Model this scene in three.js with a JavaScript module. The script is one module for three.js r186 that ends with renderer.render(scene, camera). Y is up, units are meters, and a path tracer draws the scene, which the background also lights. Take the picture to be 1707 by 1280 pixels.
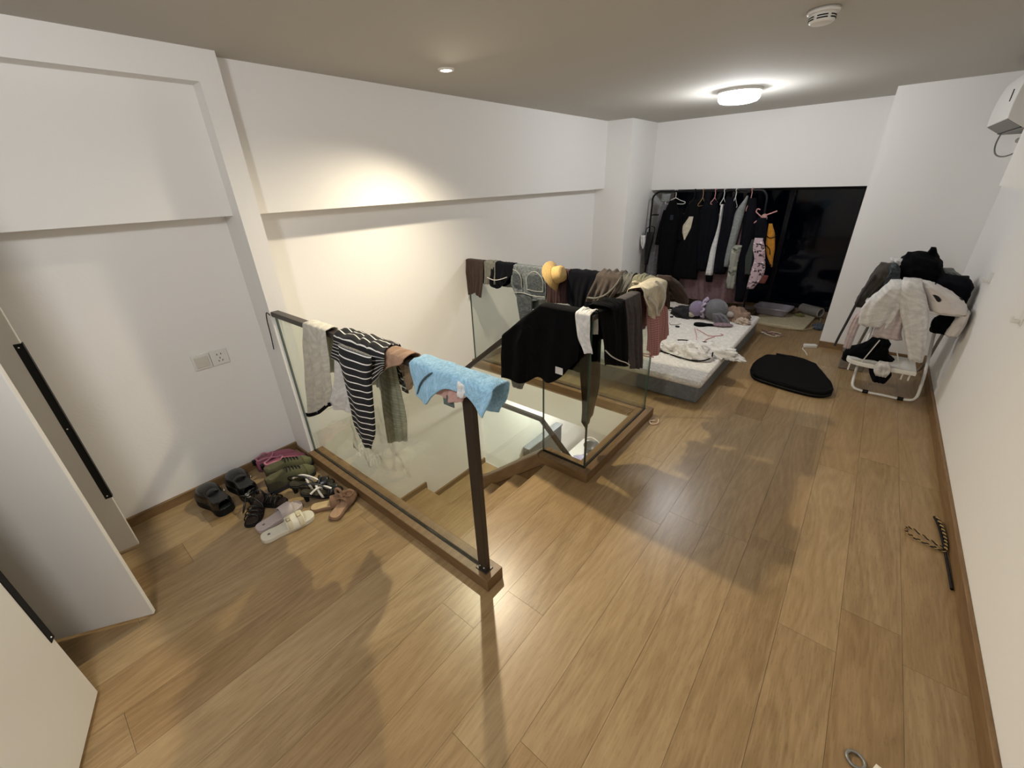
import * as THREE from 'three';
import { mergeGeometries, toCreasedNormals } from 'three/addons/utils/BufferGeometryUtils.js';
import { RoundedBoxGeometry } from 'three/addons/geometries/RoundedBoxGeometry.js';
import { ImprovedNoise } from 'three/addons/math/ImprovedNoise.js';

// ---------------------------------------------------------------- camera, background, exposure
const scene = new THREE.Scene();
scene.background = new THREE.Color(0x090d17);                    // night outside
const camera = new THREE.PerspectiveCamera(85.867, 1707 / 1280, 0.02, 60);
camera.position.set(0, 1.6, 0);
camera.rotation.order = 'YXZ';
camera.rotation.set(-0.454067, 0.702816, -0.0384957);
const renderer = new THREE.WebGLRenderer({ antialias: true });
renderer.toneMapping = THREE.LinearToneMapping;
renderer.toneMappingExposure = 1.04;
renderer.shadowMap.enabled = true;
renderer.outputColorSpace = THREE.SRGBColorSpace;
const WARM = new THREE.Color(1.0, 0.87, 0.64), COOL = new THREE.Color(0.95, 0.97, 1.0), BELOW = new THREE.Color(1.0, 0.97, 0.92);
const SPOT_POWER = 14, CEILING_POWER = 3.3, UNSEEN_LAMP_POWER = 4.3, BELOW_POWER = 5.5;

// ---------------------------------------------------------------- helpers
let seed = 7;
const rnd = () => { seed = (seed * 1664525 + 1013904223) >>> 0; return seed / 4294967296; };
const rr = (a, b) => a + (b - a) * rnd();
const V = (x, y, z) => new THREE.Vector3(x, y, z);
const noise = new ImprovedNoise();
const used = {};
function numbered(n) { used[n] = (used[n] ?? -1) + 1; return used[n] ? `${n}_${String(used[n]).padStart(3, '0')}` : n; }
const geo = (g) => Array.isArray(g) ? (g.length > 1 ? mergeGeometries(g.map((q) => { const c = q.index ? q.toNonIndexed() : q; for (const k of Object.keys(c.attributes)) if (!['position', 'normal', 'uv'].includes(k)) c.deleteAttribute(k); return c; })) : g[0]) : g;
function mesh(name, g, m, parent) {
  const o = new THREE.Mesh(geo(g), m); o.name = name; o.castShadow = o.receiveShadow = true; parent.add(o); return o;
}
function struct(name, g, m) { const o = mesh(numbered(name), g, m, scene); o.userData.kind = 'structure'; return o; }
function structGroup(name) { const o = new THREE.Group(); o.name = numbered(name); o.userData.kind = 'structure'; scene.add(o); return o; }
function thing(name, label, category, pos = [0, 0, 0], turn = 0, group) {
  const o = new THREE.Group(); o.name = numbered(name); scene.add(o); o.position.set(...pos); o.rotation.y = turn;
  o.userData = { label, category }; if (group) o.userData.group = group; return o;
}
function part(name, g, m, parent, label) { const o = mesh(name, g, m, parent); if (label) o.userData.label = label; return o; }
function solo(name, g, m, label, category, group) {               // a thing that is one mesh
  g = geo(g); g.computeBoundingBox(); const b = g.boundingBox, c = [(b.min.x + b.max.x) / 2, b.min.y, (b.min.z + b.max.z) / 2];
  g.translate(-c[0], -c[1], -c[2]);
  const o = mesh(numbered(name), g, m, scene); o.position.set(...c); o.userData = { label, category }; if (group) o.userData.group = group; return o;
}
// box from corner to corner, uv in metres
function bx(x0, x1, y0, y1, z0, z1, ou = 0, ov = 0) {
  const g = new THREE.BoxGeometry(x1 - x0, y1 - y0, z1 - z0); g.translate((x0 + x1) / 2, (y0 + y1) / 2, (z0 + z1) / 2);
  return boxUV(g, ou, ov);
}
function boxUV(g, ou = 0, ov = 0) {
  const p = g.attributes.position, n = g.attributes.normal, uv = g.attributes.uv;
  for (let i = 0; i < p.count; i++) {
    const ax = Math.abs(n.getX(i)), ay = Math.abs(n.getY(i)), az = Math.abs(n.getZ(i));
    if (ay >= ax && ay >= az) uv.setXY(i, p.getX(i) + ou, p.getZ(i) + ov);
    else if (ax >= az) uv.setXY(i, p.getY(i) + ou, p.getZ(i) + ov);
    else uv.setXY(i, p.getY(i) + ou, p.getX(i) + ov);
  }
  return g;
}
function rbx(x0, x1, y0, y1, z0, z1, r = 0.004, seg = 2) {
  const g = new RoundedBoxGeometry(x1 - x0, y1 - y0, z1 - z0, seg, Math.min(r, (x1 - x0) / 2.01, (y1 - y0) / 2.01, (z1 - z0) / 2.01)); g.translate((x0 + x1) / 2, (y0 + y1) / 2, (z0 + z1) / 2);
  return boxUV(g);
}
const curve = (pts, closed = false) => new THREE.CatmullRomCurve3(pts.map((p) => p.isVector3 ? p : V(...p)), closed, 'centripetal');
const tube = (pts, r, seg = 40, rad = 8, closed = false) => new THREE.TubeGeometry(curve(pts, closed), seg, r, rad, closed);
function bar(a, b, r, rad = 10) { a = V(...a); b = V(...b); const g = new THREE.CylinderGeometry(r, r, a.distanceTo(b), rad); g.applyQuaternion(new THREE.Quaternion().setFromUnitVectors(V(0, 1, 0), b.clone().sub(a).normalize())); g.translate((a.x + b.x) / 2, (a.y + b.y) / 2, (a.z + b.z) / 2); return g; }
// a box beam between two points with width w (horizontal, across) and height h
function beam(a, b, w, h) {
  a = V(...a); b = V(...b); const L = a.distanceTo(b), g = new RoundedBoxGeometry(L, h, w, 1, Math.min(w, h) * 0.12); boxUV(g);
  const x = b.clone().sub(a).normalize(), z = V(0, 1, 0).cross(x).negate().normalize(), y = z.clone().cross(x).normalize();
  const m = new THREE.Matrix4().makeBasis(x, y, z); m.setPosition((a.x + b.x) / 2, (a.y + b.y) / 2, (a.z + b.z) / 2); return g.applyMatrix4(m);
}
const lerp = (a, b, t) => a + (b - a) * t;
function at(list, t) {                                             // smooth lookup in a short list over 0..1
  if (typeof list === 'number') return list;
  const n = list.length - 1, x = Math.min(Math.max(t, 0), 1) * n, i = Math.min(Math.floor(x), n - 1), f = x - i;
  const p0 = list[Math.max(i - 1, 0)], p1 = list[i], p2 = list[i + 1], p3 = list[Math.min(i + 2, n)];
  return p1 + 0.5 * f * (p2 - p0 + f * (2 * p0 - 5 * p1 + 4 * p2 - p3 + f * (3 * (p1 - p2) + p3 - p0)));
}

// ---------------------------------------------------------------- textures and materials
function canvasTex(w, h, paint, rx = 1, ry = 1, srgb = true) {
  const c = document.createElement('canvas'); c.width = w; c.height = h; paint(c.getContext('2d'), w, h);
  const t = new THREE.CanvasTexture(c); t.wrapS = t.wrapT = THREE.RepeatWrapping; t.repeat.set(rx, ry); if (srgb) t.colorSpace = THREE.SRGBColorSpace; return t;
}
function dataTex(w, h, f, rx = 1, ry = 1, srgb = true) {           // f(x, y) -> [r, g, b] 0..255
  const d = new Uint8Array(w * h * 4);
  for (let y = 0; y < h; y++) for (let x = 0; x < w; x++) { const c = f(x, y), i = (y * w + x) * 4; d[i] = c[0]; d[i + 1] = c[1]; d[i + 2] = c[2]; d[i + 3] = 255; }
  const t = new THREE.DataTexture(d, w, h, THREE.RGBAFormat); t.wrapS = t.wrapT = THREE.RepeatWrapping; t.repeat.set(rx, ry); t.magFilter = THREE.LinearFilter; t.minFilter = THREE.LinearMipmapLinearFilter; t.generateMipmaps = true;
  if (srgb) t.colorSpace = THREE.SRGBColorSpace; t.needsUpdate = true; return t;
}
const clamp = (v) => Math.max(0, Math.min(255, v));
// oak grain running along the second uv axis; one tile is 1 m wide (512 px) by 2 m long (1024 px)
function woodTex(base, contrast) {
  const W = 512, H = 1024, off = rr(0, 50);
  return dataTex(W, H, (x, y) => {
    const u = x / W, v = y / H, tau = Math.PI * 2;
    const cu = Math.cos(u * tau) * 2.2, su = Math.sin(u * tau) * 2.2, cv = Math.cos(v * tau) * 0.7, sv = Math.sin(v * tau) * 0.7;
    const warp = noise.noise(cu + off, su + cv, sv + off);
    const ring = Math.sin((u * 16 + warp * 2.2) * tau);
    const fine = noise.noise(u * 150 + off, Math.sin(v * tau) * 4.0 + 9, Math.cos(v * tau) * 4.0);
    const pore = noise.noise(u * 230 + 31, Math.sin(v * tau) * 9, Math.cos(v * tau) * 9 + off);
    const s = contrast * (ring * 5 + warp * 10 + fine * 11 + (pore > 0.34 ? -7 : 0));
    return [clamp(base[0] + s), clamp(base[1] + s * 0.98), clamp(base[2] + s * 0.9)];
  }, 1, 0.5);
}
const std = (o) => new THREE.MeshStandardMaterial(o);
const phys = (o) => new THREE.MeshPhysicalMaterial(o);
const woodMaps = [woodTex([153, 128, 92], 1), woodTex([147, 122, 87], 1.1), woodTex([157, 132, 96], 0.9)];
const M = {};
M.floor = woodMaps.flatMap((map) => [0, 1].map((k) => std({ map, color: k ? 0xf4efe9 : 0xffffff, roughness: 0.31 })));
M.curb = std({ map: woodMaps[1], color: 0xc2b4a6, roughness: 0.45 });
M.skirting = std({ map: woodMaps[1], color: 0xd6c9bb, roughness: 0.5 });
const plasterBump = dataTex(256, 256, (x, y) => { const t = Math.PI * 2 / 256, n = noise.noise(Math.sin(x * t) * 6, Math.cos(x * t) * 6 + Math.sin(y * t) * 6, Math.cos(y * t) * 6) * 60 + rnd() * 30 + 110; return [n, n, n]; }, 2, 2, false);
M.wall = std({ color: 0xf0eeeb, roughness: 0.92, bumpMap: plasterBump, bumpScale: 0.0006 });
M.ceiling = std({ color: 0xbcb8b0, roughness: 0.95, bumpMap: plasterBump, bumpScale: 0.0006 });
M.bronze = phys({ color: 0x3a322c, roughness: 0.42, metalness: 0.55, clearcoat: 0.2, clearcoatRoughness: 0.3 });
M.black = phys({ color: 0x09090b, roughness: 0.55, specularIntensity: .6 });
M.blackMetal = std({ color: 0x101013, roughness: 0.4, metalness: 0.5 });
M.glass = phys({ color: 0xf6f9f5, roughness: 0.02, transmission: 1, thickness: 0, ior: 1.5 });
M.glassEdge = phys({ color: 0x33483f, roughness: 0.2 });
M.nightGlass = phys({ color: 0x8a94a0, roughness: 0.05, transmission: 1, thickness: 0, ior: 1.3 });
M.whiteLaminate = std({ color: 0xdcd9d3, roughness: 0.5 });
M.whitePlastic = std({ color: 0xe6e4df, roughness: 0.4 });
M.greyPlastic = std({ color: 0x77756f, roughness: 0.5 });

// ---------------------------------------------------------------- floor (planks along the room), leaving the stairwell open
const X0 = -2.70, X1 = 0.665, ZN = 1.6, ZF = -6.46;
{
  const floor = structGroup('floor');
  const holes = [[-2.9, -1.215, -1.79, -0.93], [-2.9, -1.01, -2.60, -1.79]];       // x0, x1, z0, z1
  mesh('subfloor', [bx(-1.21, X1 + .1, -.25, -.014, -1.79, -.93), bx(-1.0, X1 + .1, -.25, -.014, -2.60, -1.79), bx(X0 - .1, X1 + .1, -.25, -.014, -.93, ZN + .1), bx(X0 - .1, X1 + .1, -.25, -.014, ZF - .1, -2.60)], M.wall, floor);
  const edges = []; for (let x = X0; x < X1 - .02; x += 0.187) edges.push(x); edges.push(X1);
  const cuts = [-1.215, -1.01];
  for (let i = 0; i < edges.length - 1; i++) {
    const xs = [edges[i], ...cuts.filter((c) => c > edges[i] + .01 && c < edges[i + 1] - .01), edges[i + 1]];
    const start = ZF - rr(0, 1.25), mi = () => M.floor[Math.floor(rnd() * M.floor.length)];
    for (let z = start; z < ZN; z += 1.28) {
      const m = mi(), ou = rr(0, 3), ov = rr(0, 3);
      for (let j = 0; j < xs.length - 1; j++) {
        let spans = [[Math.max(z, ZF), Math.min(z + 1.28, ZN)]]; const mx = (xs[j] + xs[j + 1]) / 2;
        for (const h of holes) if (mx > h[0] && mx < h[1]) spans = spans.flatMap(([a, b]) => { const r = []; if (b <= h[2] || a >= h[3]) return [[a, b]]; if (a < h[2]) r.push([a, h[2]]); if (b > h[3]) r.push([h[3], b]); return r; });
        for (const [a, b] of spans) if (b - a > .012) mesh('plank', bx(xs[j] + .0005, xs[j + 1] - .0005, -.014, 0, a + .0005, b - .0005, ou, ov), m, floor);
      }
    }
  }
}

// ---------------------------------------------------------------- walls, ceiling, beams
const CEIL = 2.174, LOW = -2.5;
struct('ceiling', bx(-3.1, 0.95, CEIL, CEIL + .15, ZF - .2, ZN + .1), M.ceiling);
struct('wall_left', bx(-2.95, -2.575, 1.495, CEIL, -4.86, ZN), M.wall);
struct('wall_left_below', bx(-2.95, -2.70, LOW, 1.495, ZF - .2, ZN), M.wall);
struct('column_left', bx(-2.71, -2.475, -.25, CEIL, -.957, -.862), M.wall);
struct('trim_ceiling_beam', bx(-2.6, -2.475, 2.05, CEIL, -.862, ZN), M.wall);
struct('pillar_back', bx(-2.72, -2.28, 0, CEIL, -6.5, -4.86), M.wall);
struct('trim_back_beam', bx(-2.3, -.12, 1.452, CEIL, -6.55, -5.55), M.wall);
struct('pier_right', bx(-.13, .8, 0, CEIL, -6.55, -4.98), M.wall);
struct('wall_right', bx(.665, .9, LOW, CEIL, -6.55, ZN), M.wall);
struct('trim_right_beam', bx(.46, .67, 1.495, CEIL, -3.52, ZN), M.wall);
struct('wall_near', bx(-2.95, .9, LOW, CEIL, ZN, ZN + .2), M.wall);
struct('baseboard_left', rbx(-2.70, -2.683, 0, .055, -.862, .42, .003), M.skirting);
struct('baseboard_column', rbx(-2.69, -2.50, 0, .03, -.862, -.85, .003), M.skirting);
struct('baseboard_right', rbx(.648, .665, 0, .08, -4.98, ZN, .004), M.skirting);
struct('baseboard_pier', rbx(-.13, .648, 0, .06, -4.98, -4.964, .003), M.skirting);
struct('baseboard_back', rbx(-2.70, -2.685, 0, .055, -4.86, -2.72, .003), M.skirting);

// the dark window under the back beam
{
  const w = structGroup('window_1');
  const fm = M.blackMetal, z = -6.42;
  mesh('window_frame', [bx(-2.28, -.13, 0, .05, z - .03, z + .03), bx(-2.28, -.13, 1.40, 1.452, z - .03, z + .03), bx(-2.28, -2.23, .05, 1.40, z - .03, z + .03), bx(-.18, -.13, .05, 1.40, z - .03, z + .03)], fm, w);
  for (const x of [-1.57, -.86]) mesh('mullion', bx(x - .025, x + .025, .05, 1.40, z - .025, z + .025), fm, w);
  for (const [a, b] of [[-2.23, -1.595], [-1.545, -.885], [-.835, -.18]]) mesh('pane', bx(a, b, .05, 1.40, z - .003, z + .003), M.nightGlass, w);
}

// ---------------------------------------------------------------- stairs and the lower floor seen through the stairwell
{
  const st = structGroup('staircase');
  const nos = [-1.215, -1.45, -1.68, -1.90, -2.10], lev = [0, -.19, -.38, -.58, -.79, -1.0];
  const tread = (x0, x1, y, z0, z1, o) => mesh('tread', bx(x0, x1, y - .03, y, z0, z1, o, o * 2), M.floor[1], st);
  for (let i = 1; i < 5; i++) { tread(nos[i] - .012, nos[i - 1] + .02, lev[i], -1.74, -.94, i * .3); mesh('riser', bx(nos[i] , nos[i] + .015, lev[i + 1] - .02, lev[i] - .03, -1.74, -.94), M.curb, st); }
  mesh('riser', bx(-1.215, -1.2, -.2, -.014, -1.74, -.94), M.curb, st);
  tread(-2.70, nos[4] + .02, -1.0, -1.835, -.94, 2.2);                              // quarter landing
  mesh('riser', bx(-2.70, -1.9, -1.19, -1.03, -1.85, -1.82), M.curb, st);
  for (let k = 0; k < 4; k++) mesh('landing_board', bx(-2.70 + k * .2, -2.502 + k * .2, -1.22, -1.19, -2.66, -1.83, k * .4, 1), M.floor[k % 3], st);
  for (let k = 0; k < 5; k++) { const x = -1.9 + k * .24; tread(x - .02, x + .24, -1.39 - k * .2, -2.64, -1.83, k * .5 + 3); }
  mesh('soffit', bx(-2.70, -.95, -.25, -.249, -.95, -.94), M.wall, st);
  mesh('skirting', [bx(-2.70, -2.682, -1.0, -.945, -1.83, -.94), bx(-2.70, -2.682, -1.19, -.945, -1.85, -1.83), bx(-2.70, -2.682, -1.19, -1.135, -2.66, -1.85)], M.curb, st);
  mesh('side_wall', [bx(-2.71, 0.7, LOW, -.014, -.942, -.86)], M.wall, st);
  // stringer between the flights, its top follows the sloping glass
  const s = new THREE.Shape([[-1.255, .0], [-1.255, -.16], [-1.86, -.70], [-1.86, -.42]].map((p) => new THREE.Vector2(...p)));
  const sg = new THREE.ExtrudeGeometry(s, { depth: .06, bevelEnabled: false }); sg.translate(0, 0, -1.795);
  mesh('stringer', sg, M.curb, st);
  struct('floor_lower', bx(-2.95, .9, LOW - .1, LOW, ZF - .2, ZN), std({ color: 0xb8a890, roughness: .5 }));
  struct('wall_lower_back', bx(-2.95, .9, LOW, -.25, ZF - .2, ZF), M.wall);
}

// ---------------------------------------------------------------- lamps
for (const [x, z, power, label] of [[-1.05, -4.06, CEILING_POWER, 'round white flush ceiling lamp glowing near the far end of the ceiling'], [-.85, .34, UNSEEN_LAMP_POWER, 'unseen round ceiling lamp behind the camera, placed to light the left wall']]) {  // second lamp is out of view, placed to light the left wall
  const t = thing('ceiling_lamp', label, 'ceiling light', [x, CEIL, z], 0, 'round ceiling lamps');
  const base = new THREE.CylinderGeometry(.15, .15, .018, 48); base.translate(0, -.009, 0); part('base', base, M.whitePlastic, t);
  const dif = new THREE.LatheGeometry([[.0, -.088], [.10, -.086], [.132, -.078], [.146, -.060], [.148, -.018], [0, -.018]].map((p) => new THREE.Vector2(...p)), 48);
  part('diffuser', dif, std({ color: 0xffffff, emissive: COOL, emissiveIntensity: 4, roughness: .4 }), t);
  const l = new THREE.PointLight(COOL, power, 0, 2); l.position.set(0, -.115, 0); l.castShadow = true; l.shadow.radius = 5; l.shadow.bias = -.001; l.name = 'lamp_light'; t.add(l);
}
{
  const t = thing('recessed_spotlight', 'small warm recessed spotlight glowing in the ceiling beside the left wall', 'spotlight', [-2.045, CEIL, -1.955]);
  const ring = new THREE.LatheGeometry([[.030, 0], [.030, -.006], [.034, -.009], [.043, -.008], [.046, 0]].map((p) => new THREE.Vector2(...p)), 40); part('trim_ring', ring, M.whitePlastic, t);
  const bulb = new THREE.SphereGeometry(.029, 24, 12, 0, Math.PI * 2, Math.PI / 2, Math.PI / 2); bulb.scale(1, .35, 1); bulb.translate(0, -.002, 0);
  part('bulb', bulb, std({ color: 0xfff4dc, emissive: WARM, emissiveIntensity: 9, roughness: .5 }), t);
  const l = new THREE.SpotLight(WARM, SPOT_POWER, 0, 1.36, 1, 2); l.position.set(0, -.03, 0); l.castShadow = true; l.shadow.radius = 1.6; l.name = 'spot_light'; t.add(l);
  l.target.position.set(.75, -2.17, .45); t.add(l.target); l.target.name = 'spot_target';
}
{
  const t = thing('unseen_downlight', 'unseen lamp under the floor slab, placed to light the lower room below the stairwell', 'spotlight', [-2.35, -.25, -3.95]);  // lamp itself is out of view; set to brighten the lower wall
  const ring = new THREE.CylinderGeometry(.06, .06, .02, 32); ring.translate(0, -.01, 0); part('trim_ring', ring, M.whitePlastic, t);
  const l = new THREE.PointLight(BELOW, BELOW_POWER, 0, 2); l.position.set(0, -.08, 0); l.castShadow = true; l.shadow.radius = 3; l.name = 'lower_light'; t.add(l);
}
// ---------------------------------------------------------------- glass railings round the stairwell
const RAIL = 1.0, HW = 0.022;                                       // handrail top, half width
const pane = (parent, x0, x1, y0, y1, z0, z1, edges = []) => { const p = mesh('glass_pane', bx(x0, x1, y0, y1, z0, z1), M.glass, parent); for (const e of edges) mesh('polished_edge', e, M.glassEdge, p); return p; };
{
  const t = thing('glass_railing', 'near glass railing with dark bronze post on a wooden curb beside the shoes', 'railing', [-1.7, 0, -.888], 0, 'glass railings round the stairs');
  const L = (g) => g.map((q) => q.translate(1.7, 0, .888));
  part('curb', L([rbx(-2.475, -.893, 0, .065, -.940, -.841, .003)]), M.curb, t);
  part('glass_channel', L([bx(-2.475, -.97, .0645, .067, -.897, -.879)]), M.black, t);
  const p = mesh('glass_pane', L([bx(-2.474, -.985, .067, .972, -.893, -.883)]), M.glass, t);
  mesh('polished_edge', L([bx(-2.4745, -2.471, .067, .972, -.894, -.882)]), M.glassEdge, p);
  part('handrail', L([rbx(-2.475, -.93, .972, 1.0, -.910, -.866, .004)]), M.bronze, t);
  const po = part('post', L([rbx(-.978, -.930, .067, .974, -.902, -.874, .003)]), M.bronze, t);
  mesh('base_plate', L([rbx(-.985, -.923, .064, .070, -.912, -.864, .002)]), M.bronze, po);
  for (const x of [-.966, -.942]) { const g = new THREE.CylinderGeometry(.003, .003, .003, 10); g.rotateX(Math.PI / 2); g.translate(x + 1.7, .085, .888 - .873); mesh('screw', g, M.whitePlastic, po); }
}
const slopeTop = (x) => x > -1.262 ? RAIL : RAIL + (x + 1.262) * .80;
{
  const t = thing('glass_railing', 'far glass railing wrapping the stairwell, hung with dark clothes and a sloping handrail', 'railing', [-1.5, 0, -2.2], 0, 'glass railings round the stairs');
  const L = (g) => g.map((q) => q.translate(1.5, 0, 2.2));
  part('curb', L([rbx(-1.262, -.918, 0, .065, -1.826, -1.724, .003)]), M.curb, t);
  part('curb', L([rbx(-1.02, -.918, 0, .065, -2.70, -1.826, .003)]), M.curb, t);
  part('curb', L([rbx(-2.70, -1.02, 0, .065, -2.70, -2.598, .003)]), M.curb, t);
  part('curb', L([beam([-1.255, .025, -1.775], [-1.85, -.485, -1.775], .10, .085)]), M.curb, t);
  part('glass_channel', L([bx(-1.262, -.96, .0645, .067, -1.784, -1.766), bx(-.979, -.961, .0645, .067, -2.655, -1.766), bx(-2.70, -.961, .0645, .067, -2.654, -2.636)]), M.black, t);
  pane(t, -1.262 + 1.5, -.965 + 1.5, .067, .972, -1.780 + 2.2, -1.770 + 2.2, L([bx(-1.264, -1.260, .067, .972, -1.781, -1.769), bx(-.968, -.963, .067, .972, -1.782, -1.770)]));
  pane(t, -.975 + 1.5, -.965 + 1.5, .067, .972, -2.645 + 2.2, -1.782 + 2.2, L([bx(-.976, -.964, .067, .972, -1.785, -1.781), bx(-.976, -.964, .067, .972, -2.646, -2.641)]));
  pane(t, -2.70 + 1.5, -.976 + 1.5, .067, .972, -2.650 + 2.2, -2.640 + 2.2, L([bx(-2.699, -2.695, .067, .972, -2.651, -2.639)]));
  const sh = new THREE.Shape([[-1.268, .05], [-1.268, .968], [-1.85, .50], [-1.85, -.45]].map((q) => new THREE.Vector2(...q)));
  const sg = new THREE.ExtrudeGeometry(sh, { depth: .01, bevelEnabled: false }); sg.translate(1.5, 0, -1.780 + 2.2); const sp = mesh('glass_pane', sg, M.glass, t);
  mesh('polished_edge', L([beam([-1.2685, .05, -1.775], [-1.2685, .968, -1.775], .012, .004)]), M.glassEdge, sp);
  part('handrail', L([rbx(-1.262, -.948, .972, 1.0, -1.797, -1.753, .004)]), M.bronze, t);
  part('handrail', L([rbx(-.992, -.948, .972, 1.0, -2.667, -1.797, .004)]), M.bronze, t);
  part('handrail', L([rbx(-2.70, -.992, .972, 1.0, -2.667, -2.623, .004)]), M.bronze, t);
  part('handrail', L([beam([-1.245, .996, -1.775], [-1.93, .448, -1.775], .044, .03)]), M.bronze, t);
}
{
  const t = thing('glass_railing', 'lower glass railing with a dark handrail below the floor slab in the stairwell', 'railing', [-2.2, -1.19, -2.68], 0, 'glass railings round the stairs');
  const L = (g) => g.map((q) => q.translate(2.2, 1.19, 2.68));
  part('handrail', L([rbx(-2.70, -1.93, -.40, -.365, -2.70, -2.66, .004)]), M.bronze, t);
  part('handrail', L([beam([-1.938, -.378, -2.68], [-1.30, -.98, -2.68], .04, .035)]), M.bronze, t);
  mesh('glass_pane', L([bx(-2.69, -1.93, -1.19, -.40, -2.685, -2.675)]), M.glass, t);
  const sh = new THREE.Shape([[-1.925, -1.25], [-1.925, -.40], [-1.32, -.97], [-1.32, -1.82]].map((q) => new THREE.Vector2(...q)));
  const sg = new THREE.ExtrudeGeometry(sh, { depth: .01, bevelEnabled: false }); sg.translate(2.2, 1.19, -.005); mesh('glass_pane', sg, M.glass, t);
}

// ---------------------------------------------------------------- wardrobe with open doors
{
  const t = thing('wardrobe', 'white wardrobe with two doors swung open and long black edge handles at the left', 'wardrobe', [-1.95, 0, .72]);
  const L = (g) => g.map((q) => q.translate(1.95, 0, -.72));
  part('carcass', L([bx(-2.56, -2.542, 0, 2.04, .452, 1.0), bx(-1.35, -1.332, 0, 2.04, .452, 1.0), bx(-2.56, -1.332, 2.022, 2.04, .452, 1.0), bx(-2.56, -1.332, 0, .06, .47, 1.0), bx(-2.56, -1.332, 0, 2.04, .99, 1.0)]), M.whiteLaminate, t);
  for (const y of [.5, 1.0, 1.5]) part('shelf', L([bx(-2.54, -1.35, y, y + .018, .48, .99)]), M.whiteLaminate, t);
  const door = (hx, hz, fx, fz, handle) => {
    const w = Math.hypot(fx - hx, fz - hz), a = Math.atan2(-(fz - hz), fx - hx), place = (g) => { g.rotateY(a); g.translate(hx + 1.95, 0, hz - .72); return g; };
    const d = part('door', place(rbx(0, w, .02, 2.02, -.009, .009, .0025)), M.whiteLaminate, t);
    if (handle) mesh('handle', place(mergeGeometries([rbx(w - .022, w + .004, .325, 1.10, handle > 0 ? .0085 : -.0115, handle > 0 ? .0115 : -.0085, .001), rbx(w - .0005, w + .004, .325, 1.10, -.0115, .0115, .001)])), M.black, d);
    if (handle) for (const y of [.34, .71, 1.085]) { const g = new THREE.SphereGeometry(.0028, 8, 6); g.translate(w - .011, y, .0115); mesh('screw', place(g), M.whitePlastic, d); }
  };
  door(-2.553, .452, -2.479, .051, 1); door(-2.158, .452, -1.938, .1057, 0); door(-1.338, .452, -1.722, .328, 1);
}

// ---------------------------------------------------------------- switches, detector, air conditioner, wall fittings
{
  const t = thing('switch_plate', 'white rocker switch plate on the left wall beside the socket', 'switch', [-2.70, .765, -.525], Math.PI / 2);
  part('plate', rbx(-.043, .043, -.043, .043, 0, .010, .003), M.whitePlastic, t); part('rocker', rbx(-.032, .032, -.030, .030, .009, .016, .004), std({ color: 0xd6d2c8, roughness: .45 }), t);
}
{
  const t = thing('wall_socket', 'white five-hole power socket on the left wall right of the switch', 'socket', [-2.70, .765, -.613], Math.PI / 2);
  part('plate', rbx(-.043, .043, -.043, .043, 0, .010, .003), M.whitePlastic, t);
  part('socket_holes', [[-.010, .018, 0], [.010, .018, 0], [0, -.004, 0], [-.009, -.020, .5], [.009, -.020, -.5]].map(([x, y, r]) => { const g = new THREE.BoxGeometry(.0035, .009, .002); g.rotateZ(r); g.translate(x, y, .0101); return g; }), M.black, t);
}
{
  const t = thing('smoke_detector', 'round white smoke detector with dark slots on the ceiling', 'smoke detector', [-.37, CEIL, -2.44]);
  part('base', new THREE.LatheGeometry([[0, 0], [.056, 0], [.056, -.012], [.050, -.016], [0, -.016]].map((p) => new THREE.Vector2(...p)), 40), M.whitePlastic, t);
  part('cap', new THREE.LatheGeometry([[.044, -.016], [.046, -.020], [.044, -.040], [.036, -.046], [0, -.046]].map((p) => new THREE.Vector2(...p)), 40), M.whitePlastic, t);
  for (let k = 0; k < 6; k++) for (const y of [-.026, -.034]) { const g = new THREE.TorusGeometry(.0455, .0022, 6, 10, .8); g.rotateX(Math.PI / 2); g.rotateY(k * Math.PI / 3); g.translate(0, y, 0); part('slot', g, M.black, t); }
}
{
  const t = thing('air_conditioner', 'white wall-mounted air conditioner high on the right wall', 'air conditioner', [.665, 1.78, -4.26]);
  const s = new THREE.Shape(); s.moveTo(0, 0); s.lineTo(-.16, 0); s.lineTo(-.235, .05); s.quadraticCurveTo(-.245, .18, -.215, .27); s.quadraticCurveTo(-.2, .31, -.14, .315); s.lineTo(0, .315); s.closePath();
  const g = new THREE.ExtrudeGeometry(s, { depth: .75, bevelEnabled: true, bevelSize: .004, bevelThickness: .004, bevelSegments: 2 }); g.translate(0, 0, -.375); part('body', g, M.whitePlastic, t);
  part('outlet_louver', beam([-.168, .001, -.37], [-.168, .001, .37], .012, .006), M.black, t);
  part('underside_panel', [bx(-.16, -.004, -.006, -.001, -.37, .37), (() => { const q = beam([-.197, .019, -.37], [-.197, .019, .37], .088, .004); q.translate(.197, -.019, 0); q.rotateZ(-.588); q.translate(-.199, .022, 0); return q; })()], M.greyPlastic, t);
  part('display_mark', bx(-.2445, -.240, .14, .20, .22, .225), M.black, t);
}
solo('cable', [tube([[.50, 1.78, -4.56], [.495, 1.72, -4.55], [.50, 1.66, -4.45], [.53, 1.64, -4.3], [.58, 1.68, -4.15], [.62, 1.735, -4.05]], .0045, 48, 8)], M.greyPlastic, 'grey cable looping below the air conditioner', 'cable');
solo('drain_pipe', [tube([[.60, 1.735, -4.60], [.615, 1.72, -4.40], [.62, 1.735, -4.15], [.63, 1.74, -3.9]], .016, 40, 12)], std({ color: 0x9c968a, roughness: .7 }), 'beige wrapped pipe running from the wall hole under the air conditioner', 'pipe');
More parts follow.
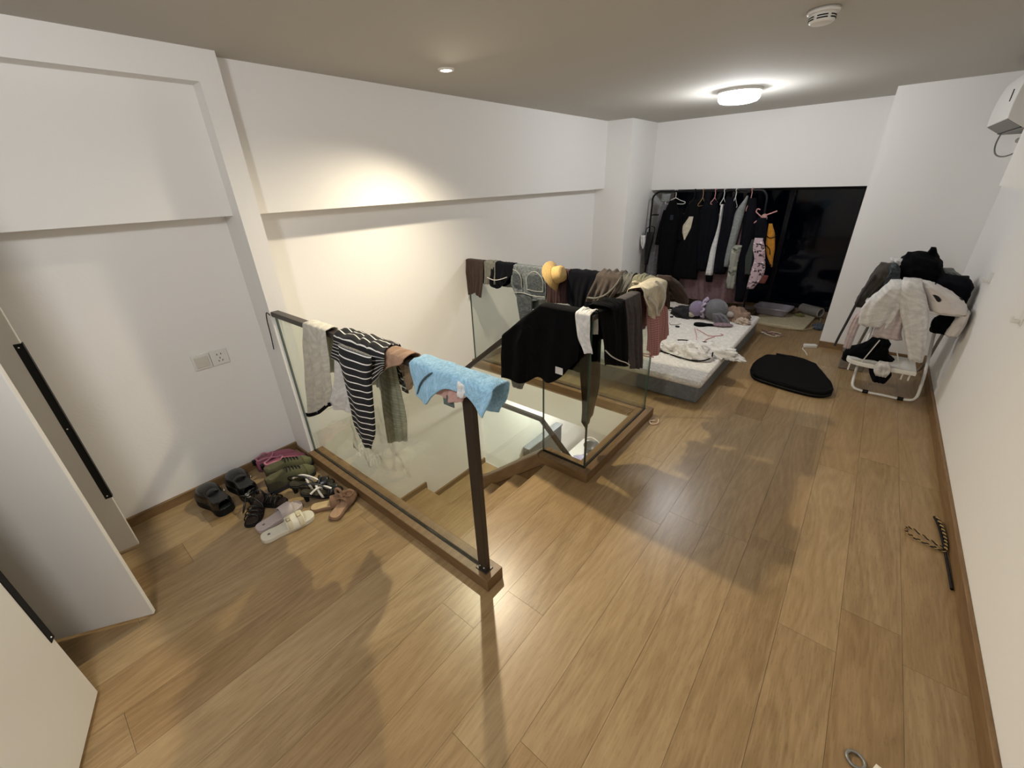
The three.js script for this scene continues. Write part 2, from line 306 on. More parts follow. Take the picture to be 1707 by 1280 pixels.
{ const g = new THREE.TorusGeometry(.04, .012, 10, 28); g.rotateY(Math.PI / 2); g.translate(.66, 1.70, -4.55); solo('pipe_sleeve', [g], std({ color: 0x8c8268, roughness: .8 }), 'putty ring round the pipe hole below the air conditioner', 'pipe sleeve'); }
for (const [y, z, l] of [[.945, -4.0, 'small white adhesive hook on the right wall above the drying rack'], [.935, -3.02, 'small white adhesive hook on the right wall nearer the camera']]) {
  const t = thing('wall_hook', l, 'hook', [.665, y, z], -Math.PI / 2, 'adhesive hooks on the right wall');
  part('plate', rbx(-.03, .03, -.035, .035, 0, .006, .003), M.whitePlastic, t); part('peg', [rbx(-.012, .012, -.030, -.012, .005, .035, .004), rbx(-.012, .012, -.030, .0, .028, .036, .003)], M.whitePlastic, t);
}
solo('wire', [tube([[-2.462, .985, -.856], [-2.475, 1.0, -.848], [-2.50, .96, -.8475], [-2.515, .86, -.8475], [-2.535, .77, -.8475]], .0028, 40, 6)], M.black, 'thin black wire dangling down the column beside the near handrail', 'wire');
{ const t = thing('plug_adapter', 'white plug adapter with a cord at the foot of the far right pier', 'adapter', [-.19, 0, -4.90], .5); part('body', rbx(-.055, .055, 0, .03, -.025, .025, .006), M.whitePlastic, t); part('cord', tube([[-.05, .012, .01], [-.09, .006, .06], [-.10, .005, .15], [-.12, .005, .24]], .004, 20, 6), M.whitePlastic, t); }
// ---------------------------------------------------------------- cloth builders
const weave = dataTex(64, 64, (x, y) => { const v = 128 + 50 * Math.sin(x * Math.PI / 4) * Math.sin(y * Math.PI / 4) + rr(-25, 25); return [v, v, v]; }, 12, 12, false);
const mottle = dataTex(128, 128, (x, y) => { const t = Math.PI * 2 / 128, n = 226 + 22 * noise.noise(Math.sin(x * t) * 3 + 5, Math.cos(x * t) * 3 + Math.sin(y * t) * 3, Math.cos(y * t) * 3) + rr(-8, 8); return [n, n, n]; }, 2.5, 2.5);
const fab = (color, o = {}) => phys({ color, map: mottle, roughness: .95, bumpMap: weave, bumpScale: .0012, sheen: .15, sheenRoughness: .7, sheenColor: new THREE.Color(0xffffff), ...o });
// two-sided sheet of real thickness over a grid of points P[j][i]
function sheet(P, th, uvOf) {
  const nv = P.length, nu = P[0].length, pos = [], uv = [], idx = [], N = [];
  for (let j = 0; j < nv; j++) { N.push([]); for (let i = 0; i < nu; i++) {
    const a = P[j][Math.min(i + 1, nu - 1)].clone().sub(P[j][Math.max(i - 1, 0)]), b = P[Math.min(j + 1, nv - 1)][i].clone().sub(P[Math.max(j - 1, 0)][i]);
    const n = a.cross(b); N[j].push(n.lengthSq() < 1e-16 ? V(0, 1, 0) : n.normalize());
  } }
  for (const s of [1, -1]) for (let j = 0; j < nv; j++) for (let i = 0; i < nu; i++) { const q = P[j][i].clone().addScaledVector(N[j][i], s * th / 2); pos.push(q.x, q.y, q.z); uv.push(...(uvOf ? uvOf(i / (nu - 1), j / (nv - 1)) : [i / (nu - 1), j / (nv - 1)])); }
  const id = (s, j, i) => s * nv * nu + j * nu + i, quad = (a, b, c, d) => idx.push(a, b, c, a, c, d);
  for (let j = 0; j < nv - 1; j++) for (let i = 0; i < nu - 1; i++) { quad(id(0, j, i), id(0, j, i + 1), id(0, j + 1, i + 1), id(0, j + 1, i)); quad(id(1, j, i), id(1, j + 1, i), id(1, j + 1, i + 1), id(1, j, i + 1)); }
  for (let i = 0; i < nu - 1; i++) { quad(id(0, 0, i), id(1, 0, i), id(1, 0, i + 1), id(0, 0, i + 1)); quad(id(0, nv - 1, i), id(0, nv - 1, i + 1), id(1, nv - 1, i + 1), id(1, nv - 1, i)); }
  for (let j = 0; j < nv - 1; j++) { quad(id(0, j, 0), id(0, j + 1, 0), id(1, j + 1, 0), id(1, j, 0)); quad(id(0, j, nu - 1), id(1, j, nu - 1), id(1, j + 1, nu - 1), id(0, j + 1, nu - 1)); }
  const g = new THREE.BufferGeometry(); g.setAttribute('position', new THREE.Float32BufferAttribute(pos, 3)); g.setAttribute('uv', new THREE.Float32BufferAttribute(uv, 2)); g.setIndex(idx); g.computeVertexNormals(); return g;
}
// cloth laid over a rail that runs along 'axis' at 'c' on the other horizontal axis; out = side that counts as the front.
// front / back: uL, uR (edges along the rail from top to hem), L (hem lengths from the uL edge to the uR edge)
function drapeGeo(o) {
  const { axis, c, out = 1, top = () => RAIL, hw = HW, A = .012, k = 3, bulk = .006, th = .004, s = 1 } = o, f0 = o.front, b0 = o.back;
  const nu = o.nu || 36, nf = o.nf || 26, nb = b0 ? 16 : 0, P = [], ph = s * 2.37;
  const fold = (f, t, d) => A * Math.min(1, d / .10) * (.55 + .45 * Math.sin(Math.PI * 2 * (k * f + .12 * Math.sin(3 * t + ph)) + ph) + .35 * Math.sin(Math.PI * 2 * (k * 2.3 * f + .2 * t) + ph * 1.7) + .5 * noise.noise(f * 5 + s * 3, t * 2.5, s));
  const put = (u, y, q) => axis === 'x' ? V(u, y, c + q) : V(c + q, y, u);
  const row = (side, t) => { const r = []; for (let i = 0; i < nu; i++) {
    const f = i / (nu - 1), u = lerp(at(side.uL, t), at(side.uR, t), f), L = Math.max(.008, at(side.L, f)), d = t * L, sgn = side === f0 ? out : -out;
    const r0 = hw + bulk + th / 2 + Math.max(0, fold(f, t, d)) * 1 + (side.flare || 0) * d;
    r.push(put(u, top(u) - d, sgn * r0));
  } return r; };
  if (b0) for (let j = nb; j >= 1; j--) P.push(row(b0, j / nb));
  for (let j = 0; j <= 6; j++) { const a = j / 6 * Math.PI, r = []; for (let i = 0; i < nu; i++) {
    const f = i / (nu - 1), t0 = b0 || f0, m = j / 6, u = lerp(lerp(at(t0.uL, 0), at(f0.uL, 0), m), lerp(at(t0.uR, 0), at(f0.uR, 0), m), f);
    const lump = bulk * (.4 + 1.0 * Math.abs(noise.noise(f * 6 + s, m * 2, s * 1.3)));
    r.push(put(u, top(u) + th / 2 + .002 + (Math.sin(a)) * (lump + .003), -out * Math.cos(a) * (hw + bulk + th / 2)));
  } P.push(r); }
  for (let j = 1; j <= nf; j++) P.push(row(f0, j / nf));
  const W = Math.abs(at(f0.uR, 0) - at(f0.uL, 0));
  const arc = [0], mid = nu >> 1; for (let j = 1; j < P.length; j++) arc.push(arc[j - 1] + P[j][mid].distanceTo(P[j - 1][mid]));
  return sheet(P, th, (a, b) => [a * W, arc[Math.round(b * (P.length - 1))]]);
}
function garment(name, label, category, m, o, extra = [], group) {
  const t = thing(name, label, category, o.axis === 'x' ? [(at(o.front.uL, 0) + at(o.front.uR, 0)) / 2, .6, o.c] : [o.c, .6, (at(o.front.uL, 0) + at(o.front.uR, 0)) / 2], 0, group);
  const put = (g) => g.translate(-t.position.x, -t.position.y, -t.position.z);
  part(o.part || 'cloth', put(drapeGeo(o)), m, t);
  for (const [n, g, mm] of extra) for (const q of [g].flat()) part(n, put(q), mm, t);
  return t;
}
// closed cloth body between left and right edges from y1 down to y0, thickness 2 * d; local to z
function loftGeo(y1, y0, xL, xR, { z = 0, d = .03, A = .006, k = 5, s = 1, lump = 0, ny = 22, na = 36, round = 0, dz = 0 } = {}) {
  const pos = [], uv = [], idx = [];
  for (let j = 0; j <= ny; j++) { const t = j / ny, a = at(xL, t), b = at(xR, t), cx = (a + b) / 2, w = Math.max(.003, (b - a) / 2), y = lerp(y1, y0, t);
    const cap = round ? Math.sqrt(Math.max(0.02, 1 - Math.pow(Math.abs(2 * t - 1), 2.5 / round))) : Math.min(1, .35 + 5 * Math.min(t, 1 - t) + (t > .5 ? .5 : 0));
    for (let i = 0; i <= na; i++) { const q = i / na * Math.PI * 2, C = Math.cos(q), S = Math.sin(q);
      const dd = (typeof d === 'number' ? d : at(d, t)) * cap; const fx = cx + w * Math.sign(C) * Math.pow(Math.abs(C), .8);
      let zz = z + dz * t + Math.sign(S) * Math.pow(Math.abs(S), .75) * dd + A * Math.abs(S) * Math.sign(S) * Math.sin(k * (fx - a) / (b - a + .001) * 6.283 + s * 2 + 1.2 * Math.sin(t * 4 + s)) * Math.min(1, t * 2.5 + .15);
      let yy = y, xx = fx;
      if (lump) { const n1 = noise.noise(xx * 22 + s, yy * 22, zz * 22 + s), n2 = noise.noise(xx * 55 + s, yy * 55, zz * 55), h = lump * (n1 + .5 * Math.abs(n2)); xx += h * C * .7; zz += h * S * 1.4; yy += h * .8; }
      pos.push(xx, yy, zz); uv.push(i / na * w * 4, y); } }
  const W = na + 1;
  for (let j = 0; j < ny; j++) for (let i = 0; i < na; i++) { const a = j * W + i; idx.push(a, a + 1, a + W, a + 1, a + W + 1, a + W); }
  for (const [j, flip] of [[0, 1], [ny, 0]]) { let cx = 0, cy = 0, cz = 0; for (let i = 0; i < na; i++) { const p = (j * W + i) * 3; cx += pos[p]; cy += pos[p + 1]; cz += pos[p + 2]; } const ci = pos.length / 3; pos.push(cx / na, cy / na, cz / na); uv.push(0, 0); for (let i = 0; i < na; i++) { const a = j * W + i; flip ? idx.push(ci, a + 1, a) : idx.push(ci, a, a + 1); } }
  const g = new THREE.BufferGeometry(); g.setAttribute('position', new THREE.Float32BufferAttribute(pos, 3)); g.setAttribute('uv', new THREE.Float32BufferAttribute(uv, 2)); g.setIndex(idx); g.computeVertexNormals(); return g;
}
// crumpled heap of cloth on a surface, centre (0, 0, 0) at its foot
function heapGeo(rx, ry, rz, s, amp = .3, n = 40, m = 22) {
  const g = new THREE.SphereGeometry(1, n, m), p = g.attributes.position;
  for (let i = 0; i < p.count; i++) { let x = p.getX(i), y = p.getY(i), z = p.getZ(i);
    const ridge = 1 - Math.abs(noise.noise(x * 1.9 + s * 7, y * 1.9 + s, z * 1.9)) * 2, f = 1 + amp * (ridge - .5) + amp * .5 * noise.noise(x * 4.5 + s, y * 4.5, z * 4.5 + s * 3);
    x *= f; z *= f; y = y > 0 ? y * f : y * .12;
    p.setXYZ(i, x * rx, Math.max(0, y * ry + .004), z * rz); }
  const c = g; c.computeVertexNormals(); return c;
}

// ---------------------------------------------------------------- clothes on the near railing
const NZ = -.888;
const F = {};
F.cream = fab(0xe6e1d3, { transmission: .1, thickness: 0 });
F.white = fab(0xf0eeec); F.black = fab(0x07070a, { sheen: 0, specularIntensity: .25 }); F.charcoal = fab(0x484244); F.tan = fab(0xb08e74); F.tanDark = fab(0x7d6553); F.greyGreen = fab(0xc4bdab);
F.pink = fab(0xc9a096); F.brown = fab(0x3f2f28); F.navy = fab(0x0b0d15, { sheen: 0, specularIntensity: .3 }); F.maroon = fab(0x3a2022);
const stripeTex = canvasTex(256, 256, (g, w, h) => { g.fillStyle = '#101014'; g.fillRect(0, 0, w, h); g.fillStyle = '#e9e6e0'; for (let i = 0; i < 4; i++) g.fillRect(0, i * 64 + 20, w, 10); g.fillStyle = 'rgba(255,255,255,.05)'; for (let i = 0; i < 128; i++) g.fillRect(i * 2, 0, 1, h); }, 5, 7.4);
F.stripe = phys({ map: stripeTex, roughness: .95, bumpMap: weave, bumpScale: .001 });
const towelTex = dataTex(128, 128, (x, y) => { const t = Math.PI * 2 / 128, n = noise.noise(Math.sin(x * t) * 4, Math.cos(x * t) * 4 + Math.sin(y * t) * 4, Math.cos(y * t) * 4) * 26 + rr(-10, 10); return [clamp(142 + n), clamp(184 + n), clamp(210 + n)]; }, 4, 4);
F.blue = phys({ map: towelTex, roughness: 1, bumpMap: weave, bumpScale: .004, sheen: .3, sheenColor: new THREE.Color(0xffffff) });
garment('sheer_shirt', 'cream sheer shirt with a black hem band, nearest the column on the near railing', 'shirt', F.cream, { axis: 'x', c: NZ, s: 1, A: .016, k: 2.2, bulk: .01, front: { uL: [-2.07, -2.13, -2.18, -2.24, -2.30], uR: [-1.85, -1.87, -1.885, -1.91, -1.945], L: [.59, .51, .40] }, back: { uL: [-2.06, -2.10, -2.16], uR: [-1.86, -1.88, -1.90], L: [.30, .26] } },
  [['hem_band', sheet([0, 1, 2].map((j) => Array.from({ length: 20 }, (_, i) => { const f = i / 19, u = lerp(-2.303, -1.945, f); return V(u, RAIL - at([.575, .50, .39], f) - j * .011, NZ + .052 + .004 * Math.sin(f * 14)); })), .005), F.black]]);
garment('white_tee', 'white folded top with stitched hem hanging left under the striped shirt', 'top', F.white, { axis: 'x', c: NZ, s: 2, A: .02, k: 1.3, bulk: .012, front: { uL: [-1.74, -1.79, -1.85, -1.91, -1.98], uR: [-1.55, -1.57, -1.60, -1.62, -1.65], L: [.42, .40, .38] }, back: { uL: -1.68, uR: -1.56, L: [.25, .25] } });
garment('striped_shirt', 'black shirt with white stripes and one long sleeve hanging over the near railing', 'shirt', F.stripe, { axis: 'x', c: NZ, s: 3.3, A: .024, k: 1.6, bulk: .03, th: .005, front: { uL: [-1.74, -1.745, -1.76], uR: [-1.36, -1.37, -1.385], L: [.09, .12, .17, .24, .14, .07] }, back: { uL: -1.74, uR: -1.40, L: [.16, .22] } },
  [['sleeve', loftGeo(RAIL + .005, RAIL - .50, [-1.64, -1.645, -1.645, -1.648, -1.658, -1.625], [-1.40, -1.44, -1.46, -1.475, -1.498, -1.558], { z: NZ + .088, d: [.03, .03, .028, .024, .018, .008], A: .006, k: 1.4, s: 2 }), phys({ map: (() => { const t = stripeTex.clone(); t.repeat.set(1, 7.4); return t; })(), roughness: .95 })]]);
garment('grey_trousers', 'grey green trousers hanging behind the near glass beside the striped sleeve', 'trousers', F.greyGreen, { axis: 'x', c: NZ, out: -1, s: 4, A: .012, k: 2, bulk: .012, front: { uL: [-1.59, -1.59, -1.60, -1.615, -1.62], uR: [-1.45, -1.45, -1.445, -1.44, -1.455], L: [.56, .52, .49] }, back: { uL: -1.57, uR: -1.46, L: [.05, .05] } });
garment('tan_leggings', 'tan leggings folded over the near railing between the striped shirt and the blue towel', 'leggings', F.tan, { axis: 'x', c: NZ, s: 5, A: .014, k: 1.5, bulk: .014, front: { uL: [-1.42, -1.42, -1.43], uR: [-1.26, -1.29, -1.36], L: [.075, .07, .045] }, back: { uL: [-1.42, -1.43, -1.42, -1.40], uR: [-1.25, -1.27, -1.30, -1.36], L: [.16, .19, .18] } });
garment('pink_cloth', 'dusty pink cloth showing below the blue towel beside the bronze post', 'cloth', F.pink, { axis: 'x', c: NZ, s: 6, A: .010, k: 1.8, bulk: .004, front: { uL: [-1.10, -1.10, -1.09], uR: [-.925, -.935, -.955], L: [.085, .10, .085] }, back: { uL: -1.08, uR: -.95, L: [.07, .06] } },
  [['teal_tag', rbx(-1.06, -1.005, RAIL - .125, RAIL - .08, NZ + .026, NZ + .031, .002), fab(0x5d6a66)], ['white_corner', loftGeo(RAIL + .004, RAIL - .055, [-.955, -.96, -.955], [-.915, -.912, -.93], { z: NZ + .04, d: .012, lump: .004 }), F.white]]);
garment('blue_towel', 'light blue towel draped over the end of the near railing', 'towel', F.blue, { axis: 'x', c: NZ, s: 7, A: .016, k: 1.1, bulk: .018, th: .006, front: { uL: [-1.215, -1.205, -1.203], uR: [-.80, -.82, -.845], L: [.125, .145, .085, .045, .035, .05, .10] }, back: { uL: [-1.20, -1.19], uR: [-.80, -.82, -.86], L: [.09, .11, .14, .13] } },
  [['dark_fold_line', tube([[-1.06, RAIL + .014, NZ + .03], [-1.10, RAIL - .01, NZ + .052], [-1.155, RAIL - .06, NZ + .05], [-1.19, RAIL - .115, NZ + .046]], .0035, 24, 6), fab(0x46606c)]]);  // dark line along the fold, crease shade put into its colour
// crumpled clear plastic bag hanging behind the near glass
{
  const t = thing('plastic_bag', 'clear crinkled plastic bag hanging behind the near glass pane', 'plastic bag', [-1.78, .4, -.985]);
  const P = []; for (let j = 0; j <= 26; j++) { const r = []; for (let i = 0; i <= 30; i++) { const f = i / 30, v = j / 26, w = lerp(.10, .27, Math.min(1, v * 1.6)); r.push(V((f - .5) * 2 * w - .04 * v, .55 - v * .78 - .05 * Math.sin(f * 5), .035 * noise.noise(f * 5, v * 7, 3) + .02 * Math.abs(noise.noise(f * 13, v * 13, 8)))); } P.push(r); }
  part('film', sheet(P, .0015), phys({ color: 0xffffff, roughness: .12, transmission: 1, thickness: 0, ior: 1.35 }), t);
}

// ---------------------------------------------------------------- clothes on the far railing
const FZ = -2.645, denimTex = (base) => dataTex(128, 128, (x, y) => { const t = Math.PI * 2 / 128, n = noise.noise(Math.sin(x * t) * 3, Math.cos(x * t) * 3 + Math.sin(y * t) * 3, Math.cos(y * t) * 3) * 30 + ((x + y) % 4 < 2 ? 7 : -7) + rr(-6, 6); return [clamp(base[0] + n), clamp(base[1] + n), clamp(base[2] + n)]; }, 4, 4);
F.denim = phys({ map: denimTex([98, 104, 108]), roughness: .95, bumpMap: weave, bumpScale: .0015 }); F.denimDark = phys({ map: denimTex([62, 68, 72]), roughness: .95, bumpMap: weave, bumpScale: .0015 });
F.greyWool = fab(0x76756f); F.yellow = fab(0xdab878); F.greyBrown = fab(0x544a44); F.lace = fab(0xd9cfb8); F.olive = fab(0x8b8a76);
const far = (name, label, cat, m, front, back, s, extra = [], o = {}) => garment(name, label, cat, m, { axis: 'x', c: FZ, s, A: .012, k: 2, bulk: .006, front, back, ...o }, extra);
far('knit_shorts', 'dark brown knit shorts at the wall end of the far railing', 'shorts', F.brown, { uL: [-2.69, -2.685, -2.68], uR: [-2.48, -2.49, -2.53], L: [.30, .29, .275, .30, .31] }, { uL: -2.68, uR: -2.50, L: [.2, .2] }, 11);
far('grey_skirt', 'folded grey wool skirt beside the dark brown shorts', 'skirt', F.greyWool, { uL: [-2.465, -2.465, -2.475], uR: [-2.34, -2.34, -2.345], L: [.18, .17] }, { uL: -2.46, uR: -2.35, L: [.15, .15] }, 12, [], { bulk: .014, A: .008 });
far('black_shorts', 'black shorts with a pale waist string left of the grey jeans', 'shorts', F.navy, { uL: [-2.395, -2.415, -2.43], uR: [-2.155, -2.155, -2.16], L: [.17, .205, .16, .07] }, { uL: -2.39, uR: -2.16, L: [.2, .2] }, 13, [['waist_string', tube([[-2.42, .885, FZ + .06], [-2.34, .872, FZ + .063], [-2.26, .888, FZ + .062], [-2.20, .91, FZ + .06]], .003, 20, 6), F.white]], { bulk: .012 });
{
  const seam = (pts) => tube(pts.map(([x, y]) => [x, y, FZ + .054]), .0030, 30, 5);
  far('grey_jeans', 'faded grey jeans with arched back pockets hung over the far railing', 'jeans', F.denim, { uL: [-2.15, -2.165, -2.17, -2.14, -2.10], uR: [-1.825, -1.825, -1.828, -1.83, -1.835], L: [.28, .265, .25, .235] }, { uL: -2.14, uR: -1.84, L: [.35, .35] }, 14,
    [['leg', loftGeo(.80, .565, [-2.12, -2.118, -2.105, -2.09], [-1.955, -1.96, -1.968, -2.015], { z: FZ + .04, d: .014, A: .003 }), F.denimDark],
      ['pocket', [rbx(-2.00, -1.845, .835, .945, FZ + .046, FZ + .053, .003), rbx(-2.15, -2.06, .85, .945, FZ + .046, FZ + .053, .003)], F.denimDark],
      ['stitching', [seam([[-2.0, .835], [-2.0, .925], [-1.965, .965], [-1.925, .98], [-1.88, .962], [-1.848, .92], [-1.845, .835]]), seam([[-2.0, .835], [-1.92, .829], [-1.845, .835]]), seam([[-2.055, .84], [-2.06, .92], [-2.10, .965], [-2.14, .975]]), seam([[-2.16, .79], [-2.05, .80], [-1.95, .79], [-1.83, .795]])], fab(0xb9bcb8)]]);
}
garment('maroon_cloth', 'dark maroon cloth hanging below the yellow bucket hat', 'cloth', F.maroon, { axis: 'x', c: FZ, s: 15, front: { uL: -1.825, uR: [-1.63, -1.635, -1.635], L: [.25, .235] }, back: { uL: -1.82, uR: -1.64, L: [.2, .2] } });
{
  const t = thing('bucket_hat', 'yellow bucket hat resting on the far railing', 'hat', [-1.735, RAIL - .02, FZ + .03]);
  const hatTurn = (g) => g.applyQuaternion(new THREE.Quaternion().setFromUnitVectors(V(0, 1, 0), V(.93, .33, -.12).normalize())).scale(.8, .8, .8).translate(.03, .0, .065);
  const brim = new THREE.LatheGeometry([[.078, .0], [.10, -.012], [.135, -.035], [.137, -.038], [.134, -.040], [.098, -.018], [.074, -.005]].map((p) => new THREE.Vector2(...p)), 48);
  const crown = new THREE.LatheGeometry([[.0, .088], [.045, .088], [.066, .082], [.072, .07], [.079, .0], [.075, -.004], [.068, .066], [.0, .08]].map((p) => new THREE.Vector2(...p)), 48);
  for (const g of [brim, crown]) { const p = g.attributes.position; for (let i = 0; i < p.count; i++) { const a = Math.atan2(p.getZ(i), p.getX(i)), r = Math.hypot(p.getX(i), p.getZ(i)); p.setY(i, p.getY(i) + (r > .08 ? (r - .08) * .35 * Math.sin(2 * a + .6) : 0)); } g.computeVertexNormals(); hatTurn(g); }
  part('brim', brim, F.yellow, t); part('crown', crown, F.yellow, t);
  const band = new THREE.TorusGeometry(.079, .004, 6, 40); band.rotateX(Math.PI / 2); hatTurn(band); part('seam_band', band, fab(0xc09a5c), t);
}
far('black_blouse', 'black top hanging right of the yellow bucket hat', 'top', F.navy, { uL: [-1.615, -1.63, -1.632, -1.62], uR: [-1.385, -1.40, -1.415, -1.435], L: [.23, .25, .22] }, { uL: -1.60, uR: -1.40, L: [.25, .25] }, 16, [], { bulk: .02 });
far('grey_brown_sweater', 'bunched grey brown sweater with a pale trim on the far railing', 'sweater', F.greyBrown, { uL: [-1.39, -1.42, -1.45], uR: [-1.20, -1.21, -1.25], L: [.18, .19, .13] }, { uL: -1.38, uR: -1.22, L: [.2, .2] }, 17, [['pale_trim', tube([[-1.44, .85, FZ + .085], [-1.36, .86, FZ + .105], [-1.28, .90, FZ + .105], [-1.225, .97, FZ + .08], [-1.21, 1.02, FZ + .05]], .007, 30, 6), F.greyWool]], { bulk: .04, A: .022 });
far('grey_scarf', 'pale grey scarf end beside the grey brown sweater', 'scarf', F.greyWool, { uL: [-1.205, -1.215, -1.23], uR: [-1.135, -1.15, -1.17], L: [.10, .08] }, { uL: -1.2, uR: -1.14, L: [.12, .12] }, 18, [], { bulk: .03 });
far('ruffled_cloth', 'olive cream ruffled cloth bunched at the far corner of the railing', 'cloth', F.olive, { uL: [-1.13, -1.14, -1.15], uR: [-.985, -.985, -.99], L: [.07, .10, .07] }, { uL: -1.12, uR: -1.0, L: [.1, .1] }, 19, [['ruffle', [0, 1, 2].map((k) => tube([0, 1, 2, 3, 4, 5, 6].map((q) => [-1.12 + q * .022, RAIL - .01 - k * .022 + .006 * Math.sin(q * 2 + k), FZ + .07 + .010 * Math.sin(q * 2.6 + k * 2)]), .009, 36, 6)), F.lace]], { bulk: .034, A: .02 });

// ---------------------------------------------------------------- clothes on the right railing and round its near corner
const RX = -.97;
const side = (name, label, cat, m, front, back, s, extra = [], o = {}) => garment(name, label, cat, m, { axis: 'z', c: RX, s, A: .012, k: 2, bulk: .006, front, back, ...o }, extra);
const plaidTex = canvasTex(128, 128, (g, w, h) => { g.fillStyle = '#a87a7a'; g.fillRect(0, 0, w, h); g.fillStyle = 'rgba(84,48,52,.42)'; for (let i = 0; i < 4; i++) { g.fillRect(0, i * 32, w, 13); } g.fillStyle = 'rgba(225,180,176,.28)'; for (let i = 0; i < 8; i++) g.fillRect(i * 16, 0, 6, h); }, 9, 14);
F.plaid = phys({ map: plaidTex, roughness: .95, bumpMap: weave, bumpScale: .003 });
garment('white_towel', 'white hand towel over the near corner of the far railing', 'towel', F.white, { axis: 'x', c: -1.775, s: 21, A: .012, k: 1.2, bulk: .022, front: { uL: [-1.035, -1.025, -1.005, -.975], uR: [-.952, -.945, -.935, -.92], L: [.19, .18] }, back: { uL: -1.03, uR: -.96, L: [.12, .12] } });
side('trimmed_blouse', 'black top with a thin white trim right of the white hand towel', 'top', F.black, { uL: [-1.80, -1.81, -1.83, -1.85, -1.87], uR: [-2.09, -2.11, -2.14, -2.165, -2.19], L: [.30, .36, .42] }, { uL: -1.81, uR: -2.06, L: [.2, .2] }, 22, [['white_trim', tube([[RX + .055, .80, -1.84], [RX + .06, .75, -1.90], [RX + .062, .69, -2.0], [RX + .062, .64, -2.10], [RX + .058, .60, -2.165]], .0035, 30, 6), F.white]]);
side('charcoal_trousers', 'charcoal trousers hung between the black trimmed top and the plaid dress', 'trousers', F.charcoal, { uL: [-2.07, -2.11, -2.145, -2.185, -2.225], uR: [-2.28, -2.31, -2.34, -2.37, -2.40], L: [.45, .48, .505] }, { uL: -2.09, uR: -2.27, L: [.35, .35] }, 23, [], { A: .018, k: 2.5 });
side('plaid_dress', 'mauve and maroon checked dress hanging outside the right railing', 'dress', F.plaid, { uL: [-2.33, -2.35, -2.39, -2.43, -2.47], uR: [-2.665, -2.70, -2.74, -2.78, -2.81], L: [.41, .48, .49, .43, .40] }, { uL: -2.35, uR: -2.63, L: [.3, .3] }, 24, [], { A: .02, k: 2.4 });
side('lace_blouse', 'crumpled cream lace top lying over the plaid dress', 'top', F.lace, { uL: [-2.27, -2.29, -2.32, -2.355], uR: [-2.62, -2.60, -2.56, -2.50], L: [.14, .18, .17] }, { uL: -2.30, uR: -2.58, L: [.12, .12] }, 25, [['frill', [tube([[RX + .07, .98, -2.30], [RX + .09, .92, -2.38], [RX + .088, .85, -2.43], [RX + .085, .835, -2.47]], .008, 24, 6), tube([[RX + .05, 1.04, -2.45], [RX + .085, .99, -2.50], [RX + .09, .92, -2.52], [RX + .085, .86, -2.49]], .007, 24, 6)], F.cream]], { bulk: .034, A: .02 });
side('brown_cardigan', 'dark brown cardigan sleeve sticking out past the lace top', 'cardigan', F.brown, { uL: [-2.56, -2.60, -2.66], uR: [-2.66, -2.70, -2.74], L: [.16, .20] }, { uL: -2.57, uR: -2.65, L: [.1, .1] }, 26, [['sleeve', loftGeo(1.035, .845, [-.99, -.97, -.94, -.91, -.88], [-.91, -.86, -.83, -.81, -.815], { z: -2.66, d: .035, A: .006, lump: .006, dz: -.12 }), F.brown]], { bulk: .025 });
// big black sweater over the sloping and level handrail of the stair opening
garment('black_sweater', 'large black sweater with a white care label over the sloping handrail', 'sweater', F.black, { axis: 'x', c: -1.775, s: 31, top: slopeTop, A: .014, k: 2, bulk: .012, th: .006, nu: 48, front: { uL: [-1.535, -1.545, -1.55, -1.55], uR: [-1.02, -1.015, -1.01, -1.02], L: [.255, .32, .385, .395, .42, .36, .25] }, back: { uL: -1.50, uR: -1.04, L: [.30, .35, .35] } },
  [['care_label', sheet([0, 1].map((j) => [0, 1, 2].map((i) => V(-1.14 + i * .024, RAIL - .302 - j * .04, -1.775 + .060 + .001 * i))), .002), F.white], ['cuff', loftGeo(.56, .43, [-1.54, -1.54, -1.525], [-1.43, -1.425, -1.45], { z: -1.81, d: .014 }), fab(0x2e322d)]]);
side('black_trousers', 'long black trousers hanging inside the glass corner below the white towel', 'trousers', F.black, { uL: [-1.82, -1.81, -1.81, -1.84, -1.85], uR: [-2.03, -2.04, -2.05, -2.06, -1.99], L: [.67, .76, .74, .66] }, { uL: -1.87, uR: -2.0, L: [.03, .03] }, 32, [], { out: -1, bulk: .04 });
// ---------------------------------------------------------------- clothes rack by the dark window
const RZ = -5.40, RT = 1.436;
{
  const t = thing('clothes_rack', 'black tubular clothes rack standing in front of the dark window', 'clothes rack', [-1.55, 0, RZ]);
  const L = (g) => g.translate(1.55, 0, -RZ);
  part('frame', L(tube([[-2.19, .03, RZ], [-2.19, .6, RZ], [-2.19, 1.28, RZ], [-2.185, 1.38, RZ], [-2.13, 1.43, RZ], [-2.02, RT, RZ], [-1.55, RT, RZ], [-1.08, RT, RZ], [-1.0, 1.43, RZ], [-.955, 1.38, RZ], [-.945, 1.28, RZ], [-.945, .6, RZ], [-.945, .03, RZ]], .011, 120, 10)), M.blackMetal, t);
  for (const x of [-2.19, -.945]) part('foot', L(tube([[x, .012, RZ - .22], [x, .02, RZ - .18], [x, .024, RZ], [x, .02, RZ + .18], [x, .012, RZ + .22]], .010, 30, 8)), M.blackMetal, t);
  part('back_bar', L(bar([-2.19, 1.17, RZ - .09], [-.945, 1.17, RZ - .09], .008)), M.blackMetal, t); for (const x of [-2.19, -.945]) part('bar_bracket', L(bar([x, 1.17, RZ], [x, 1.17, RZ - .095], .007)), M.blackMetal, t);
  part('lower_bar', L(bar([-2.19, .16, RZ], [-.945, .16, RZ], .008)), M.blackMetal, t);
}
